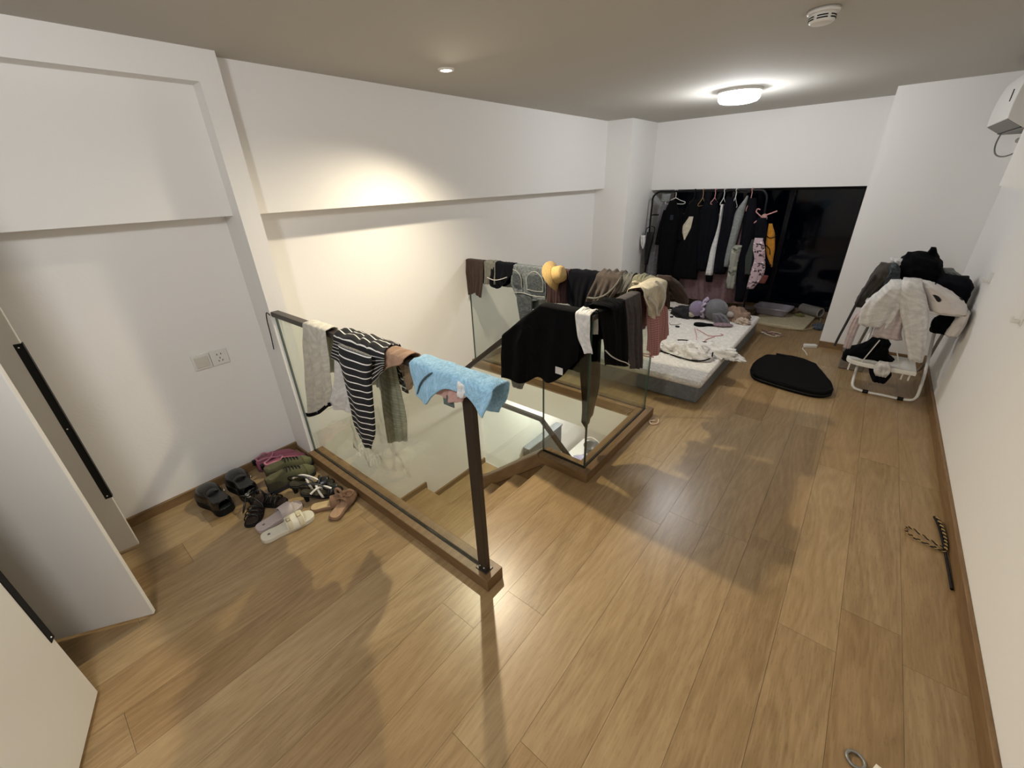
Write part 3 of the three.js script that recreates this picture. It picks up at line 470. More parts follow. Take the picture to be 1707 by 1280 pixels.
const camoTex = canvasTex(128, 128, (g, w, h) => { g.fillStyle = '#94948a'; g.fillRect(0, 0, w, h); for (let i = 0; i < 46; i++) { g.fillStyle = ['#5e6152', '#b3b1a0', '#77796c', '#43463d'][i % 4]; g.beginPath(); g.ellipse(rr(0, w), rr(0, h), rr(5, 17), rr(3, 9), rr(0, 3), 0, 7); g.fill(); } }, 4, 4);
const floralTex = canvasTex(128, 128, (g, w, h) => { g.fillStyle = '#b9a3a8'; g.fillRect(0, 0, w, h); for (let i = 0; i < 60; i++) { g.fillStyle = ['#2a2024', '#e6dadd', '#4a3036', '#8d6f78'][i % 4]; g.beginPath(); g.ellipse(rr(0, w), rr(0, h), rr(3, 10), rr(2, 6), rr(0, 3), 0, 7); g.fill(); } }, 5, 5);
F.camo = phys({ map: camoTex, roughness: .95 }); F.floral = phys({ map: floralTex, roughness: .95 });
F.mauve = fab(0x8d6f72); F.greyGreenDark = fab(0x3b423c); F.mustard = fab(0xc98a22); F.indigo = fab(0x0f0f17, { sheen: 0, specularIntensity: .3 }); F.lightGrey = fab(0x8f9391); F.grey = fab(0x77747a);
M.pinkPlastic = std({ color: 0xc98f8c, roughness: .45 }); M.wire = std({ color: 0xd5d2cc, roughness: .4 });
const hangerGeo = (w, drop, r = .004) => [tube([[0.004, .0, 0], [.014, .012, 0], [.006, .028, 0], [-.010, .026, 0], [-.012, .010, 0], [0, -.01, 0], [0, -.06, 0]], r, 40, 8), tube([[0, -.06, 0], [w * .5, -.06 - drop * .55, 0], [w, -.06 - drop, 0], [w * .9, -.075 - drop, 0], [0, -.075 - drop, 0], [-w * .9, -.075 - drop, 0], [-w, -.06 - drop, 0], [-w * .5, -.06 - drop * .55, 0], [0, -.06, 0]], r, 60, 8)];
function hanger(x, turn, m, label, w = .17, drop = .09, y = RT - .008, z = RZ) {
  const t = thing('clothes_hanger', label, 'hanger', [x, y, z], turn, 'hangers on the clothes rack');
  const [h, b] = hangerGeo(w, drop); part('hook', h, m, t); part('shoulder_frame', b, m, t); return t;
}
hanger(-1.91, .15, M.wire, 'pale wire hanger holding the black short-sleeved shirt on the rack', .115, .05);
hanger(-1.695, 1.3, M.black, 'black hanger holding the long black coat on the rack', .08, .06);
hanger(-1.60, 1.35, std({ color: 0x8a7048, roughness: .5 }), 'tan hanger between the black coat and the navy jacket', .08, .07);
hanger(-1.47, 1.35, M.pinkPlastic, 'pink plastic hanger holding the navy jacket', .07, .05);
hanger(-1.375, 1.3, M.wire, 'white hanger above the long white sleeve', .05, .06);
hanger(-1.255, 1.25, M.wire, 'long white hanger left of the grey shirt on the rack', .06, .09);
hanger(-1.10, 1.25, M.pinkPlastic, 'pink hanger right of the grey shirt on the rack', .05, .12);
function hung(name, label, category, m, rows, o, extra = []) {       // rows: [y1, y0, xL, xR]
  const [y1, y0, xL, xR] = rows, cx = (at(xL, .5) + at(xR, .5)) / 2, z = o.z ?? RZ + .02;
  const t = thing(name, label, category, [cx, y1, z]);
  const P = (g) => g.translate(-cx, -y1, 0);
  part(o.part || 'cloth', P(loftGeo(y1, y0, xL, xR, o2(o))), m, t);
  for (const [n, g, mm] of extra) for (const q of [g].flat()) part(n, P(q), mm, t);
  return t;
}
const o2 = (o) => ({ ...o, z: 0 });
garment('mauve_sheet', 'mauve bed sheet hanging long behind the clothes on the rack', 'bed sheet', F.mauve, { axis: 'x', c: RZ - .09, hw: .009, s: 41, top: () => 1.181, A: .022, k: 5, bulk: .003, nu: 60, front: { uL: [-2.12, -2.13, -2.12, -2.06, -1.95], uR: [-1.04, -1.01, -.99, -.97, -.965], L: [.98, 1.0, .98] }, back: { uL: -2.1, uR: -1.05, L: [.5, .5] } });
hung('grey_coat', 'long grey coat at the left end of the rack', 'coat', F.grey, [1.40, .40, [-2.05, -2.09, -2.13, -2.16, -2.18, -2.18], [-2.00, -1.98, -1.99, -2.02, -2.03, -2.02]], { d: .05, A: .012, k: 3, s: 2, z: RZ - .02 }, [['collar', loftGeo(1.41, 1.33, [-2.07, -2.08], [-1.97, -1.98], { z: .03, d: .03, lump: .008 }), F.lightGrey]]);
hung('black_shirt', 'black short-sleeved shirt with a small dark blue chest patch facing the room', 'shirt', F.black, [1.345, .47, [-1.945, -2.0, -2.005, -2.01, -2.0, -1.99], [-1.865, -1.80, -1.80, -1.80, -1.80, -1.81]], { d: [.02, .055, .06, .06, .055, .05], A: .010, k: 2.5, s: 3, z: RZ + .09 }, [['sleeve', loftGeo(1.24, .84, [-2.00, -2.035, -2.055], [-1.95, -1.975, -1.985], { z: .01, d: .035, A: .004 }), F.black], ['sleeve', loftGeo(1.25, .90, [-1.83, -1.81, -1.80], [-1.78, -1.755, -1.745], { z: -.02, d: .035, A: .004 }), F.black], ['chest_patch', rbx(-1.893, -1.857, 1.135, 1.19, .058, .064, .002), fab(0x1e2536)]]);
hung('black_skirt', 'long black skirt below the black short-sleeved shirt', 'skirt', F.black, [.60, .28, [-2.0, -1.98, -1.95, -1.88], [-1.76, -1.74, -1.73, -1.71]], { d: .05, A: .012, k: 3, s: 6, z: RZ + .02 });
hung('black_coat', 'long black coat with one cream lining patch showing', 'coat', fab(0x0b0b0d, { sheen: 0, specularIntensity: .3 }), [1.34, .45, [-1.74, -1.79, -1.83, -1.87, -1.88, -1.88], [-1.63, -1.59, -1.565, -1.54, -1.53, -1.52]], { d: .06, A: .012, k: 3, s: 4, z: RZ + .01 }, [['lining', loftGeo(1.17, .91, [-1.70, -1.735, -1.768, -1.745, -1.72], [-1.65, -1.655, -1.662, -1.685, -1.708], { z: .065, d: .012, A: .002 }), F.lace]]);
hung('navy_jacket', 'dark navy jacket in the middle of the rack', 'jacket', F.navy, [1.34, .56, [-1.575, -1.61, -1.60, -1.585, -1.56, -1.54], [-1.44, -1.40, -1.385, -1.385, -1.395, -1.41]], { d: .07, A: .012, k: 3, s: 5, z: RZ + .0 });
hung('white_shirt', 'white shirt seen edge on with one black cuff at the bottom', 'shirt', F.white, [1.30, .525, [-1.38, -1.368, -1.38, -1.405, -1.413, -1.42], [-1.355, -1.345, -1.337, -1.335, -1.338, -1.338]], { d: .05, A: .005, k: 1.5, s: 7, z: RZ + .04 }, [['cuff', loftGeo(.528, .445, [-1.418, -1.41, -1.40], [-1.336, -1.333, -1.332], { z: 0, d: .045 }), F.black]]);
hung('indigo_jacket', 'dark indigo jacket right of the white shirt', 'jacket', F.indigo, [1.37, .55, [-1.345, -1.345, -1.345, -1.35, -1.345, -1.335], [-1.27, -1.21, -1.19, -1.19, -1.20, -1.21]], { d: .09, A: .010, k: 2.5, s: 8, z: RZ + .02 });
hung('grey_shirt', 'pale grey shirt hanging at a slant near the right end of the rack', 'shirt', F.lightGrey, [1.385, .64, [-1.135, -1.21, -1.225, -1.238, -1.25, -1.23], [-1.12, -1.128, -1.138, -1.15, -1.16, -1.17]], { d: .05, A: .008, k: 2, s: 9, z: RZ + .05 });
hung('camouflage_trousers', 'grey green camouflage trousers hanging below the grey shirt', 'trousers', F.camo, [.88, .40, [-1.19, -1.185, -1.178, -1.172, -1.17, -1.172], [-1.08, -1.085, -1.087, -1.083, -1.078, -1.072]], { d: .055, A: .008, k: 2, s: 10, z: RZ + .06 });
hung('black_jacket', 'black jacket at the right end of the rack', 'jacket', F.indigo, [1.36, .25, [-1.13, -1.13, -1.12, -1.105, -1.075, -1.06], [-1.05, -1.0, -.98, -.965, -.96, -.965]], { d: .06, A: .010, k: 2.5, s: 11, z: RZ + .0 });
// small hanger hooked on the right post with folded clothes
{ const t = thing('clothes_hanger', 'pink hanger hooked on the right post of the rack above the yellow cloth', 'hanger', [-.93, 1.235, RZ + .04]); 
  part('hook', tube([[-.02, -.06, 0], [-.055, -.035, 0], [-.085, -.005, 0], [-.075, .02, 0], [-.05, .012, 0]], .006, 30, 8), M.pinkPlastic, t); part('shoulder_frame', [bar([-.09, -.125, 0], [-.01, -.055, 0], .007), bar([-.02, -.055, 0], [.11, .0, 0], .007)].map((g) => g), M.pinkPlastic, t); part('ribbon_knot', heapGeo(.03, .045, .025, 4, .5, 20, 12).translate(0, -.085, 0), F.pink, t); }
hung('navy_vest', 'small navy top hanging from the pink hanger on the right post', 'top', F.navy, [1.17, .93, [-.985, -.985, -.983, -.975, -.965], [-.90, -.885, -.875, -.865, -.865]], { d: .03, A: .006, k: 2, s: 12, z: RZ + .07 });
hung('floral_dress', 'pink and black floral dress hanging under the navy top', 'dress', F.floral, [.97, .43, [-.965, -.96, -.925, -.932, -.935, -.94], [-.885, -.845, -.822, -.80, -.815, -.87]], { d: .045, A: .010, k: 2.2, s: 13, z: RZ + .10 }, [['red_hem', loftGeo(.585, .50, [-.875, -.868, -.85], [-.755, -.76, -.77], { z: -.01, d: .03, A: .004 }), fab(0x7a4038)]]);
hung('dark_green_scarf', 'dark green scarf left of the floral dress', 'scarf', F.greyGreenDark, [.95, .58, [-.994, -1.005, -1.017, -1.004, -.99], [-.956, -.951, -.944, -.938, -.934]], { d: .03, A: .004, k: 2, s: 14, z: RZ + .09 });
hung('yellow_cloth', 'mustard yellow cloth with dark print hanging at the far right of the rack', 'cloth', F.mustard, [1.11, .67, [-.874, -.869, -.863, -.844, -.811, -.756], [-.839, -.799, -.778, -.761, -.756, -.748]], { d: .03, A: .006, k: 2, s: 15, z: RZ + .03 }, [['dark_print', [tube([[-.862, .99, .034], [-.83, .97, .037], [-.79, .98, .034], [-.77, 1.0, .02]], .0045, 20, 6), tube([[-.855, .90, .034], [-.81, .86, .036], [-.79, .80, .034]], .0045, 20, 6), tube([[-.85, .79, .032], [-.80, .72, .034], [-.757, .69, .03]], .006, 20, 6)], F.navy]]);
{ const t = thing('shoulder_bag', 'black shoulder bag hooked on the left post of the rack', 'bag', [-2.165, .58, RZ + .06]); part('body', loftGeo(.40, 0, [-.03, -.032, -.03, -.025, -.015], [.06, .06, .045, .03, .02], { d: .03, A: .003, k: 1 }), M.black, t); part('strap', tube([[-.05, .36, 0], [-.035, .44, 0], [.03, .47, .01], [.065, .45, 0], [.06, .38, 0]], .006, 30, 6), M.black, t); }
hung('white_cloth', 'small white cloth hanging beside the black bag on the left post', 'cloth', F.white, [.94, .775, [-2.262, -2.26, -2.255, -2.24, -2.22], [-2.205, -2.20, -2.197, -2.205, -2.212]], { d: .02, A: .004, k: 2, s: 16, z: RZ + .08 });

// ---------------------------------------------------------------- mattress and what lies on it
const quilt = dataTex(128, 128, (x, y) => { const a = Math.abs(Math.sin((x + y) * Math.PI / 32)), b = Math.abs(Math.sin((x - y) * Math.PI / 32)), v = 255 * Math.pow(Math.min(a, b), .5); return [v, v, v]; }, 7, 7, false);
const MT = .20;
{
  const t = thing('mattress', 'low mattress with white quilted top and grey sides on the floor', 'mattress', [-1.45, 0, -4.04]);
  part('grey_side', rbx(-.735, .735, .002, .165, -1.0, 1.0, .03, 4), fab(0x75787a, { roughness: 1 }), t);
  const g = new RoundedBoxGeometry(1.50, .062, 2.03, 6, .03); g.translate(0, .17, 0); boxUV(g);
  part('quilted_top', g, phys({ color: 0xf4efe8, roughness: .95, bumpMap: quilt, bumpScale: .004, map: mottle }), t);
}
const bedBase = (x, z) => [x, MT + .001, z];
{
  const t = thing('plush_toy', 'plush toy with a lilac bonnet, frilled collar and round grey body on the mattress', 'plush toy', [-1.12, MT, -4.66], .1);
  const plush = (c) => fab(c, { sheen: .6, bumpScale: .004 });
  const sp = (r, x, y, z, sx = 1, sy = 1, sz = 1) => { const g = new THREE.SphereGeometry(r, 32, 20); g.scale(sx, sy, sz); g.translate(x, y, z); return g; };
  part('body', sp(.115, .045, .11, 0, 1.05, .98, 1), plush(0x77767c), t);
  const b = sp(.085, -.135, .105, .02, .95, 1, 1); part('bonnet', b, plush(0x9b8cab), t);
  part('muzzle', sp(.035, -.175, .045, .06, 1.1, .9, 1), plush(0xe0d4c2), t);
  const fr = []; for (let k = 0; k <= 40; k++) { const a = k / 40 * Math.PI * 2, r = .088 + .014 * Math.sin(a * 9); fr.push([-.068 + .014 * Math.sin(a * 9 + 1), .108 + r * Math.cos(a), r * Math.sin(a)]); } part('frill', tube(fr, .013, 160, 6, true), fab(0xc3b6cd), t);
  part('bonnet_ear', tube([[-.075, .19, 0], [-.055, .225, .01], [-.045, .215, .02], [-.06, .185, .02]], .014, 20, 8), fab(0xb5a6c2), t);
  part('foot', sp(.032, .185, .075, .0, 1.3, 1, .9), plush(0xd9d2cd), t);
  part('skirt', loftGeo(.11, .004, [.02, .03, .04, .06], [.12, .16, .19, .215], { z: .08, d: .05, A: .008, k: 3, lump: .006 }), plush(0x77747c), t);
}
solo('cushion', [heapGeo(.17, .10, .15, 3, .18).translate(-1.36, MT, -4.68)], fab(0x17151a), 'dark round cushion behind the plush toy on the mattress', 'cushion');
solo('tan_cloth', [heapGeo(.13, .12, .11, 5, .35).translate(-.90, MT, -4.80)], fab(0x9a7f6d), 'crumpled tan cloth right of the plush toy at the mattress end', 'cloth');
solo('floral_cloth', [heapGeo(.07, .05, .05, 6, .5).translate(-.80, MT, -4.68)], fab(0xcbb8a6), 'small pale cloth at the far right corner of the mattress', 'cloth');
{ const t = thing('eye_mask_pouch', 'black eye mask joined to a grey lilac spotted pouch on the mattress', 'pouch', bedBase(-1.03, -4.43), .42);
  const s = new THREE.Shape(); s.moveTo(-.17, 0); s.bezierCurveTo(-.16, .06, -.09, .06, -.05, .02); s.lineTo(.02, .012); s.lineTo(.02, -.012); s.lineTo(-.05, -.02); s.bezierCurveTo(-.09, -.06, -.16, -.06, -.17, 0);
  const g = new THREE.ExtrudeGeometry(s, { depth: .012, bevelEnabled: true, bevelSize: .004, bevelThickness: .004, bevelSegments: 2 }); g.rotateX(-Math.PI / 2); g.translate(0, .005, 0); part('black_mask', g, F.black, t);
  const p = new THREE.SphereGeometry(1, 24, 12); p.scale(.10, .018, .045); p.translate(.10, .018, 0); part('spotted_pouch', p, phys({ map: floralTex, color: 0xb9b0b8, roughness: .8 }), t); }
{ const t = thing('clothes_hanger', 'thin pinkish wire hanger lying flat on the mattress', 'hanger', bedBase(-1.0, -4.05)); const P = (l) => l.map(([x, z]) => [x + 1.0, .005, z + 4.05]);
  part('frame', tube(P([[-1.143, -4.25], [-1.07, -4.07], [-1.0, -3.89], [-.955, -3.885], [-.95, -3.99], [-.91, -4.10]]), .0035, 60, 6), M.pinkPlastic, t); part('hook', tube(P([[-1.12, -4.24], [-1.03, -4.16], [-.96, -4.10], [-.88, -4.16], [-.86, -4.20], [-.885, -4.215]]), .0035, 40, 6), M.pinkPlastic, t); }
const clip = (label, x, z, m, s = 1, turn = 0) => { const t = thing('hair_clip', label, 'hair clip', bedBase(x, z), turn, 'hair clips on the mattress'); const c = new THREE.CapsuleGeometry(.007 * s, .022 * s, 4, 8); c.rotateZ(Math.PI / 2); c.translate(0, .008 * s, 0); part('clip_body', c, m, t); for (const k of [-1, 1]) part('claw', tube([[k * .006 * s, .010 * s, 0], [k * .008 * s, .012 * s, .010 * s], [k * .007 * s, .004 * s, .016 * s]], .0022 * s, 12, 6), m, t); };
clip('small black hair clip below the wire hanger on the mattress', -.94, -3.885, M.black, 1.2, .4);
clip('small black hair clip beside the plaid dress on the mattress', -1.30, -4.20, M.black, 1.2, .2);
clip('small black hair clip farthest back behind the plaid dress', -1.47, -4.50, M.black, 1.1, .8);
solo('hair_tie', [tube([[-1.42, MT + .004, -4.30], [-1.38, MT + .005, -4.24], [-1.33, MT + .005, -4.27], [-1.31, MT + .004, -4.33]], .003, 30, 6)], fab(0xa08c88), 'short pale cord curl on the mattress beside the plaid dress', 'hair tie');
{
  const t = thing('white_trousers', 'crumpled white trousers with black piping lying across the mattress', 'trousers', bedBase(-.90, -3.60));
  const W = F.white, put = (g, x, z, r) => { g.rotateY(r); g.translate(x, 0, z); return g; };
  part('waist', put(heapGeo(.13, .08, .10, 11, .5), -.18, .06, -.3), W, t);
  part('leg', put(heapGeo(.24, .075, .08, 12, .5), .08, -.06, -.15), W, t);
  part('leg', put(heapGeo(.15, .09, .085, 13, .5), -.02, .10, .1), W, t);
  part('cuff', put(heapGeo(.06, .03, .04, 14, .5), .26, -.02, 0), W, t);
  const pip = (l) => tube(l.map(([x, z, y]) => [x, y, z]), .0055, 50, 6);
  part('piping', pip([[-.30, -.02, .03], [-.22, -.10, .05], [-.10, -.16, .045], [.05, -.17, .04], [.2, -.14, .035], [.28, -.06, .025]]), F.black, t);
  part('piping', pip([[-.28, .14, .006], [-.16, .18, .008], [-.05, .21, .010], [.06, .20, .012], [.13, .12, .03], [.12, .04, .05]]), F.black, t);
  part('piping', pip([[-.30, .0, .03], [-.315, .07, .012], [-.28, .14, .006]]), F.black, t);
}
{ const t = thing('scrunchie', 'mauve ruffled scrunchie beside the white trousers', 'scrunchie', bedBase(-1.225, -3.44)); const r = []; for (let k = 0; k < 36; k++) { const a = k / 36 * Math.PI * 2; r.push([(.03 + .006 * Math.sin(a * 8)) * Math.cos(a), .016 + .008 * Math.sin(a * 7), (.03 + .006 * Math.cos(a * 9)) * Math.sin(a)]); } part('ruffle', tube(r, .013, 120, 7, true), fab(0x9c7a84), t); }
solo('ribbon', [tube([[-1.27, MT + .004, -3.44], [-1.20, MT + .005, -3.40], [-1.24, MT + .005, -3.34], [-1.30, MT + .004, -3.31], [-1.24, MT + .005, -3.28], [-1.18, MT + .004, -3.30]], .0045, 60, 6)], fab(0xc06a6e), 'pink cord squiggle on the mattress next to the railing', 'cord');
solo('blanket', [heapGeo(.24, .045, .14, 16, .35).translate(-1.62, MT, -4.88)], fab(0xd8cfc6), 'pale blanket with a dark edge at the far left of the mattress', 'blanket');
solo('blanket_edging', [tube([[-1.72, MT + .02, -4.74], [-1.60, MT + .03, -4.76], [-1.48, MT + .02, -4.80], [-1.42, MT + .015, -4.90]], .010, 30, 6)], F.black, 'black edging along the pale blanket on the mattress', 'blanket_edging');  // dark edging of the blanket, built as a separate tube

// ---------------------------------------------------------------- drying rack with its pile
M.whiteTube = std({ color: 0xdedcd8, roughness: .35 });
{
  const t = thing('drying_rack', 'white folding drying rack with a lower tray, buried under laundry by the right wall', 'drying rack', [.39, 0, -4.3]);
  const L = (p) => p.map(([x, y, z]) => [x - .39, y, z + 4.3]);
  const uleg = (zb, zt, x0, x1) => tube(L([[x0 + .01, .74, zt], [x0, .45, lerp(zb, zt, .6)], [x0 - .015, .12, lerp(zb, zt, .13)], [x0, .03, zb], [x0 + .06, .012, zb], [(x0 + x1) / 2, .012, zb], [x1 - .06, .012, zb], [x1, .03, zb], [x1 + .015, .12, lerp(zb, zt, .13)], [x1, .45, lerp(zb, zt, .6)], [x1 - .01, .74, zt]]), .010, 110, 10);
  part('front_leg', uleg(-4.0, -4.55, .20, .565), M.whiteTube, t); part('rear_leg', uleg(-4.66, -4.02, .17, .60), std({ color: 0x8e8b86, roughness: .4 }), t);
  part('top_frame', tube(L([[.13, .70, -3.96], [.36, .70, -3.94], [.62, .70, -3.96], [.63, .70, -4.3], [.62, .70, -4.68], [.36, .70, -4.70], [.13, .70, -4.68], [.12, .70, -4.3]]), .009, 100, 8, true), M.whiteTube, t);
  for (let k = 0; k < 6; k++) part('line', bar(...L([[.14, .70, -4.08 - k * .1], [.615, .70, -4.08 - k * .1]]), .0035, 6), M.whiteTube, t);
  for (const x of [.28, .49]) part('rubber_foot', (() => { const g = new THREE.CylinderGeometry(.014, .014, .035, 12); g.rotateZ(Math.PI / 2); g.translate(x - .39, .0135, .30); return g; })(), M.black, t);
  const s = new THREE.Shape(); s.moveTo(-.28, .0); s.bezierCurveTo(-.30, .12, -.24, .16, -.10, .15); s.lineTo(.12, .15); s.lineTo(.12, -.15); s.lineTo(-.10, -.15); s.bezierCurveTo(-.24, -.16, -.30, -.12, -.28, 0);
  const g = new THREE.ExtrudeGeometry(s, { depth: .022, bevelEnabled: true, bevelSize: .006, bevelThickness: .006, bevelSegments: 2 }); g.rotateX(-Math.PI / 2); g.translate(0, .222, .17); part('tray', g, M.whitePlastic, t);
  for (const [a, b] of [[[.25, .45, -3.96], [.195, .25, -3.99]], [[.36, .40, -3.96], [.42, .25, -3.99]]]) part('support_wire', bar(...L([a, b]), .004, 6), M.whiteTube, t);
  for (const x of [.13, .45, .49]) part('peg', [rbx(x - .395, x - .385, .16, .215, .28, .296, .003)], M.whitePlastic, t);
}
const pile = (name, label, cat, m, rows, o, extra = []) => hung(name, label, cat, m, rows, { lump: .012, d: .09, k: 3, A: .010, ...o }, extra);
const spotTex = canvasTex(128, 128, (g, w, h) => { g.fillStyle = '#d8d2ce'; g.fillRect(0, 0, w, h); g.fillStyle = '#1b191c'; for (const [x, y, r] of [[30, 30, .5], [80, 60, 2.2], [50, 100, 1.1], [108, 20, .2]]) { g.beginPath(); g.ellipse(x, y, 13, 4, r, 0, 7); g.fill(); } }, 4, 4);
pile('black_hoodie', 'black hoodie bundled on top of the laundry pile', 'hoodie', F.black, [1.035, .79, [.245, .225, .222, .235, .26, .29], [.40, .44, .465, .485, .49, .49]], { z: -4.32, s: 51, round: 1, d: .14 }, [['hood_point', loftGeo(1.075, .99, [.36, .345, .33], [.385, .40, .41], { z: .02, d: .03, lump: .008 }), F.black]]);
pile('navy_trousers', 'dark navy trousers hanging at the right side of the laundry pile', 'trousers', F.navy, [.905, .62, [.44, .45, .47, .49, .53, .57], [.60, .635, .64, .64, .64, .63]], { z: -4.22, s: 52, d: .10 });
pile('grey_jumper', 'grey sleeve poking out above the navy trousers on the pile', 'sweater', F.lightGrey, [.93, .86, [.47, .47, .49], [.52, .57, .60]], { z: -4.33, s: 53, d: .05 });
pile('olive_jacket', 'olive grey jacket sloping down the left of the laundry pile', 'jacket', fab(0x4b463f), [.955, .62, [.11, .085, .075, .06, .045, .045], [.20, .21, .185, .155, .125, .10]], { z: -4.25, s: 54, d: .09 }, [['edge_strap', tube([[.10, .88, .09], [.065, .75, .10], [.045, .62, .09], [.03, .50, .06], [.01, .36, .04], [0, .27, .02]], .010, 40, 6), F.charcoal]]);
pile('blue_jeans', 'dark blue jeans folded between the olive jacket and black hoodie', 'jeans', F.denimDark, [.965, .80, [.175, .165, .155, .155], [.205, .235, .25, .26]], { z: -4.22, s: 55, d: .07 });
pile('white_undershirt', 'white undershirt tip showing beside the blue jeans on the pile', 'undershirt', F.white, [.985, .90, [.16, .17, .20, .225], [.24, .245, .245, .24]], { z: -4.30, s: 56, d: .04 });
pile('white_long_shirt', 'white long-sleeved shirt hanging down the front of the laundry pile', 'shirt', F.white, [.915, .345, [.25, .255, .295, .345, .39, .437], [.345, .40, .445, .477, .50, .517]], { z: -3.93, s: 57, d: [.09, .06, .045, .04, .035, .03], A: .006, lump: .004 });
pile('white_blouse', 'white blouse with soft folds on the left front of the pile', 'blouse', F.white, [.89, .545, [.19, .155, .115, .088, .088, .095], [.30, .31, .305, .295, .285, .27]], { z: -3.96, s: 58, d: [.08, .08, .07, .05, .04, .03], A: .012, lump: .006 });
pile('pale_pink_shirt', 'pale pinkish shirt panel between the two white shirts', 'shirt', fab(0xd4c6c6), [.74, .47, [.222, .22, .218, .21, .20, .197], [.315, .33, .34, .345, .35, .37]], { z: -3.97, s: 59, d: .03, A: .010, lump: .004 });
pile('pink_cloth', 'pale pink cloth hanging lowest at the left edge of the drying rack', 'cloth', fab(0xd3c2c2), [.66, .34, [.085, .055, .045, .047, .05, .055], [.12, .115, .108, .105, .103, .10]], { z: -4.0, s: 60, d: .03, A: .006, lump: .004 });
pile('printed_shirt', 'white shirt with scattered black marks over the right front of the pile', 'shirt', phys({ map: spotTex, roughness: .95, bumpMap: weave, bumpScale: .001 }), [.895, .70, [.345, .36, .385, .41, .43, .45], [.395, .47, .545, .595, .62, .635]], { z: -4.0, s: 61, d: .10, A: .010, lump: .008 }, [['sleeve', loftGeo(.72, .55, [.595, .588, .578, .57], [.638, .645, .643, .638], { z: .02, d: .05, lump: .006 }), phys({ map: spotTex, roughness: .95 })]]);
pile('black_underlayer', 'black garment tucked under the printed white shirt', 'top', F.black, [.665, .54, [.51, .497, .492, .50], [.585, .615, .622, .628]], { z: -4.06, s: 62, d: .06 });
pile('black_leggings', 'black leggings heaped on the lower tray of the drying rack', 'leggings', F.black, [.42, .19, [.235, .205, .16, .09, .07, .075], [.285, .33, .33, .35, .40, .40]], { z: -4.16, s: 63, d: .09, A: .012 });
pile('white_underwear', 'crumpled white cloth hanging over the tray front edge', 'cloth', F.white, [.29, .17, [.29, .28, .278, .30], [.345, .372, .372, .365]], { z: -3.97, s: 64, d: .03, round: 1, lump: .010 });
pile('black_sock', 'black cloth hanging below the tray under the white cloth', 'cloth', F.indigo, [.21, .105, [.25, .262, .28, .30], [.385, .392, .385, .37]], { z: -4.0, s: 65, d: .03, round: 1, lump: .008 });
{ const t = thing('storage_box', 'grey beige fabric box on the floor behind the drying rack legs', 'box', [.16, 0, -4.55]); part('body', rbx(-.09, .09, 0, .16, -.10, .10, .012, 3), fab(0x8a7f72), t); part('rim', [rbx(-.094, .094, .15, .165, .088, .104, .004), rbx(-.094, .094, .15, .165, -.104, -.088, .004), rbx(-.094, -.080, .15, .165, -.1, .1, .004), rbx(.080, .094, .15, .165, -.1, .1, .004)], fab(0x6f655a), t); }
// ---------------------------------------------------------------- shoes by the wall. Local frame: heel at 0, toe along +x, sole at y = 0
function footShape(L, W, toe = .5) { const s = new THREE.Shape(); s.moveTo(0, 0); s.bezierCurveTo(0, W * .42, L * .10, W * .42, L * .28, W * .36); s.bezierCurveTo(L * .45, W * .33, L * .55, W * .5, L * .72, W * .52); s.bezierCurveTo(L * .92, W * .50, L, W * .36 * toe * 2, L, 0); s.bezierCurveTo(L, -W * .36 * toe * 2, L * .92, -W * .44, L * .72, -W * .46); s.bezierCurveTo(L * .55, -W * .44, L * .45, -W * .36, L * .28, -W * .36); s.bezierCurveTo(L * .10, -W * .42, 0, -W * .42, 0, 0); return s; }
function soleGeo(L, W, h, y = 0, toe = .5, bend = 0) { const b = Math.min(.004, h * .3), g = new THREE.ExtrudeGeometry(footShape(L, W, toe), { depth: h - 2 * b, bevelEnabled: true, bevelSize: b, bevelThickness: b, bevelSegments: 2, curveSegments: 14 }); g.rotateX(-Math.PI / 2); g.translate(0, y + b, 0); if (bend) { const p = g.attributes.position; for (let i = 0; i < p.count; i++) { const u = 1 - Math.min(1, Math.max(0, p.getX(i) / L) / .62); p.setY(i, p.getY(i) + bend * u * u * (3 - 2 * u)); } g.computeVertexNormals(); } return g; }
const halfW = (L, W, u) => W * .5 * at([.55, .84, .76, .72, .88, 1.0, 1.0, .80, .30], u);
// closed upper of a shoe from u0 to 1 of its length; height profile H over u; opening where 'open' is below 1
function upperGeo(L, W, y, u0, H, open = () => 1) {
  const P = []; for (let j = 0; j <= 22; j++) { const u = lerp(u0, .995, j / 22), w = halfW(L, W, u) * .97, h = at(H, u), o = open(u), r = []; for (let i = 0; i <= 24; i++) { const v = i / 24 * 2 - 1, a = (v < 0 ? -1 : 1) * (1 - Math.abs(v) * o) ; const q = Math.PI / 2 * (v < 0 ? -1 : 1) * (1 - (1 - Math.abs(v)) * o); r.push(V(u * L, y + h * Math.pow(Math.max(0, Math.cos(q)), .62), w * Math.sign(q) * Math.pow(Math.abs(Math.sin(q)), .8))); } P.push(r); }
  return sheet(P, .004);
}
function strapGeo(L, W, y, u, h, wid, lean = 0, th = .004) { const P = []; for (let j = 0; j <= 3; j++) { const r = []; for (let i = 0; i <= 20; i++) { const a = (i / 20 - .5) * Math.PI, uu = u + (j / 3 - .5) * wid / L; r.push(V(uu * L + lean * Math.cos(a), y + h * Math.cos(a), halfW(L, W, uu) * 1.0 * Math.sin(a))); } P.push(r); } return sheet(P, th); }
const shoe = (name, label, cat, [hx, hz], [tx, tz], y = 0, group) => { const t = thing(name, label, cat, [hx, y, hz], Math.atan2(-(tz - hz), tx - hx), group || 'shoes on the floor by the left wall'); t.userData.L = Math.hypot(tx - hx, tz - hz); return t; };
M.patent = phys({ color: 0x08080a, roughness: .34, clearcoat: .25, clearcoatRoughness: .2 });
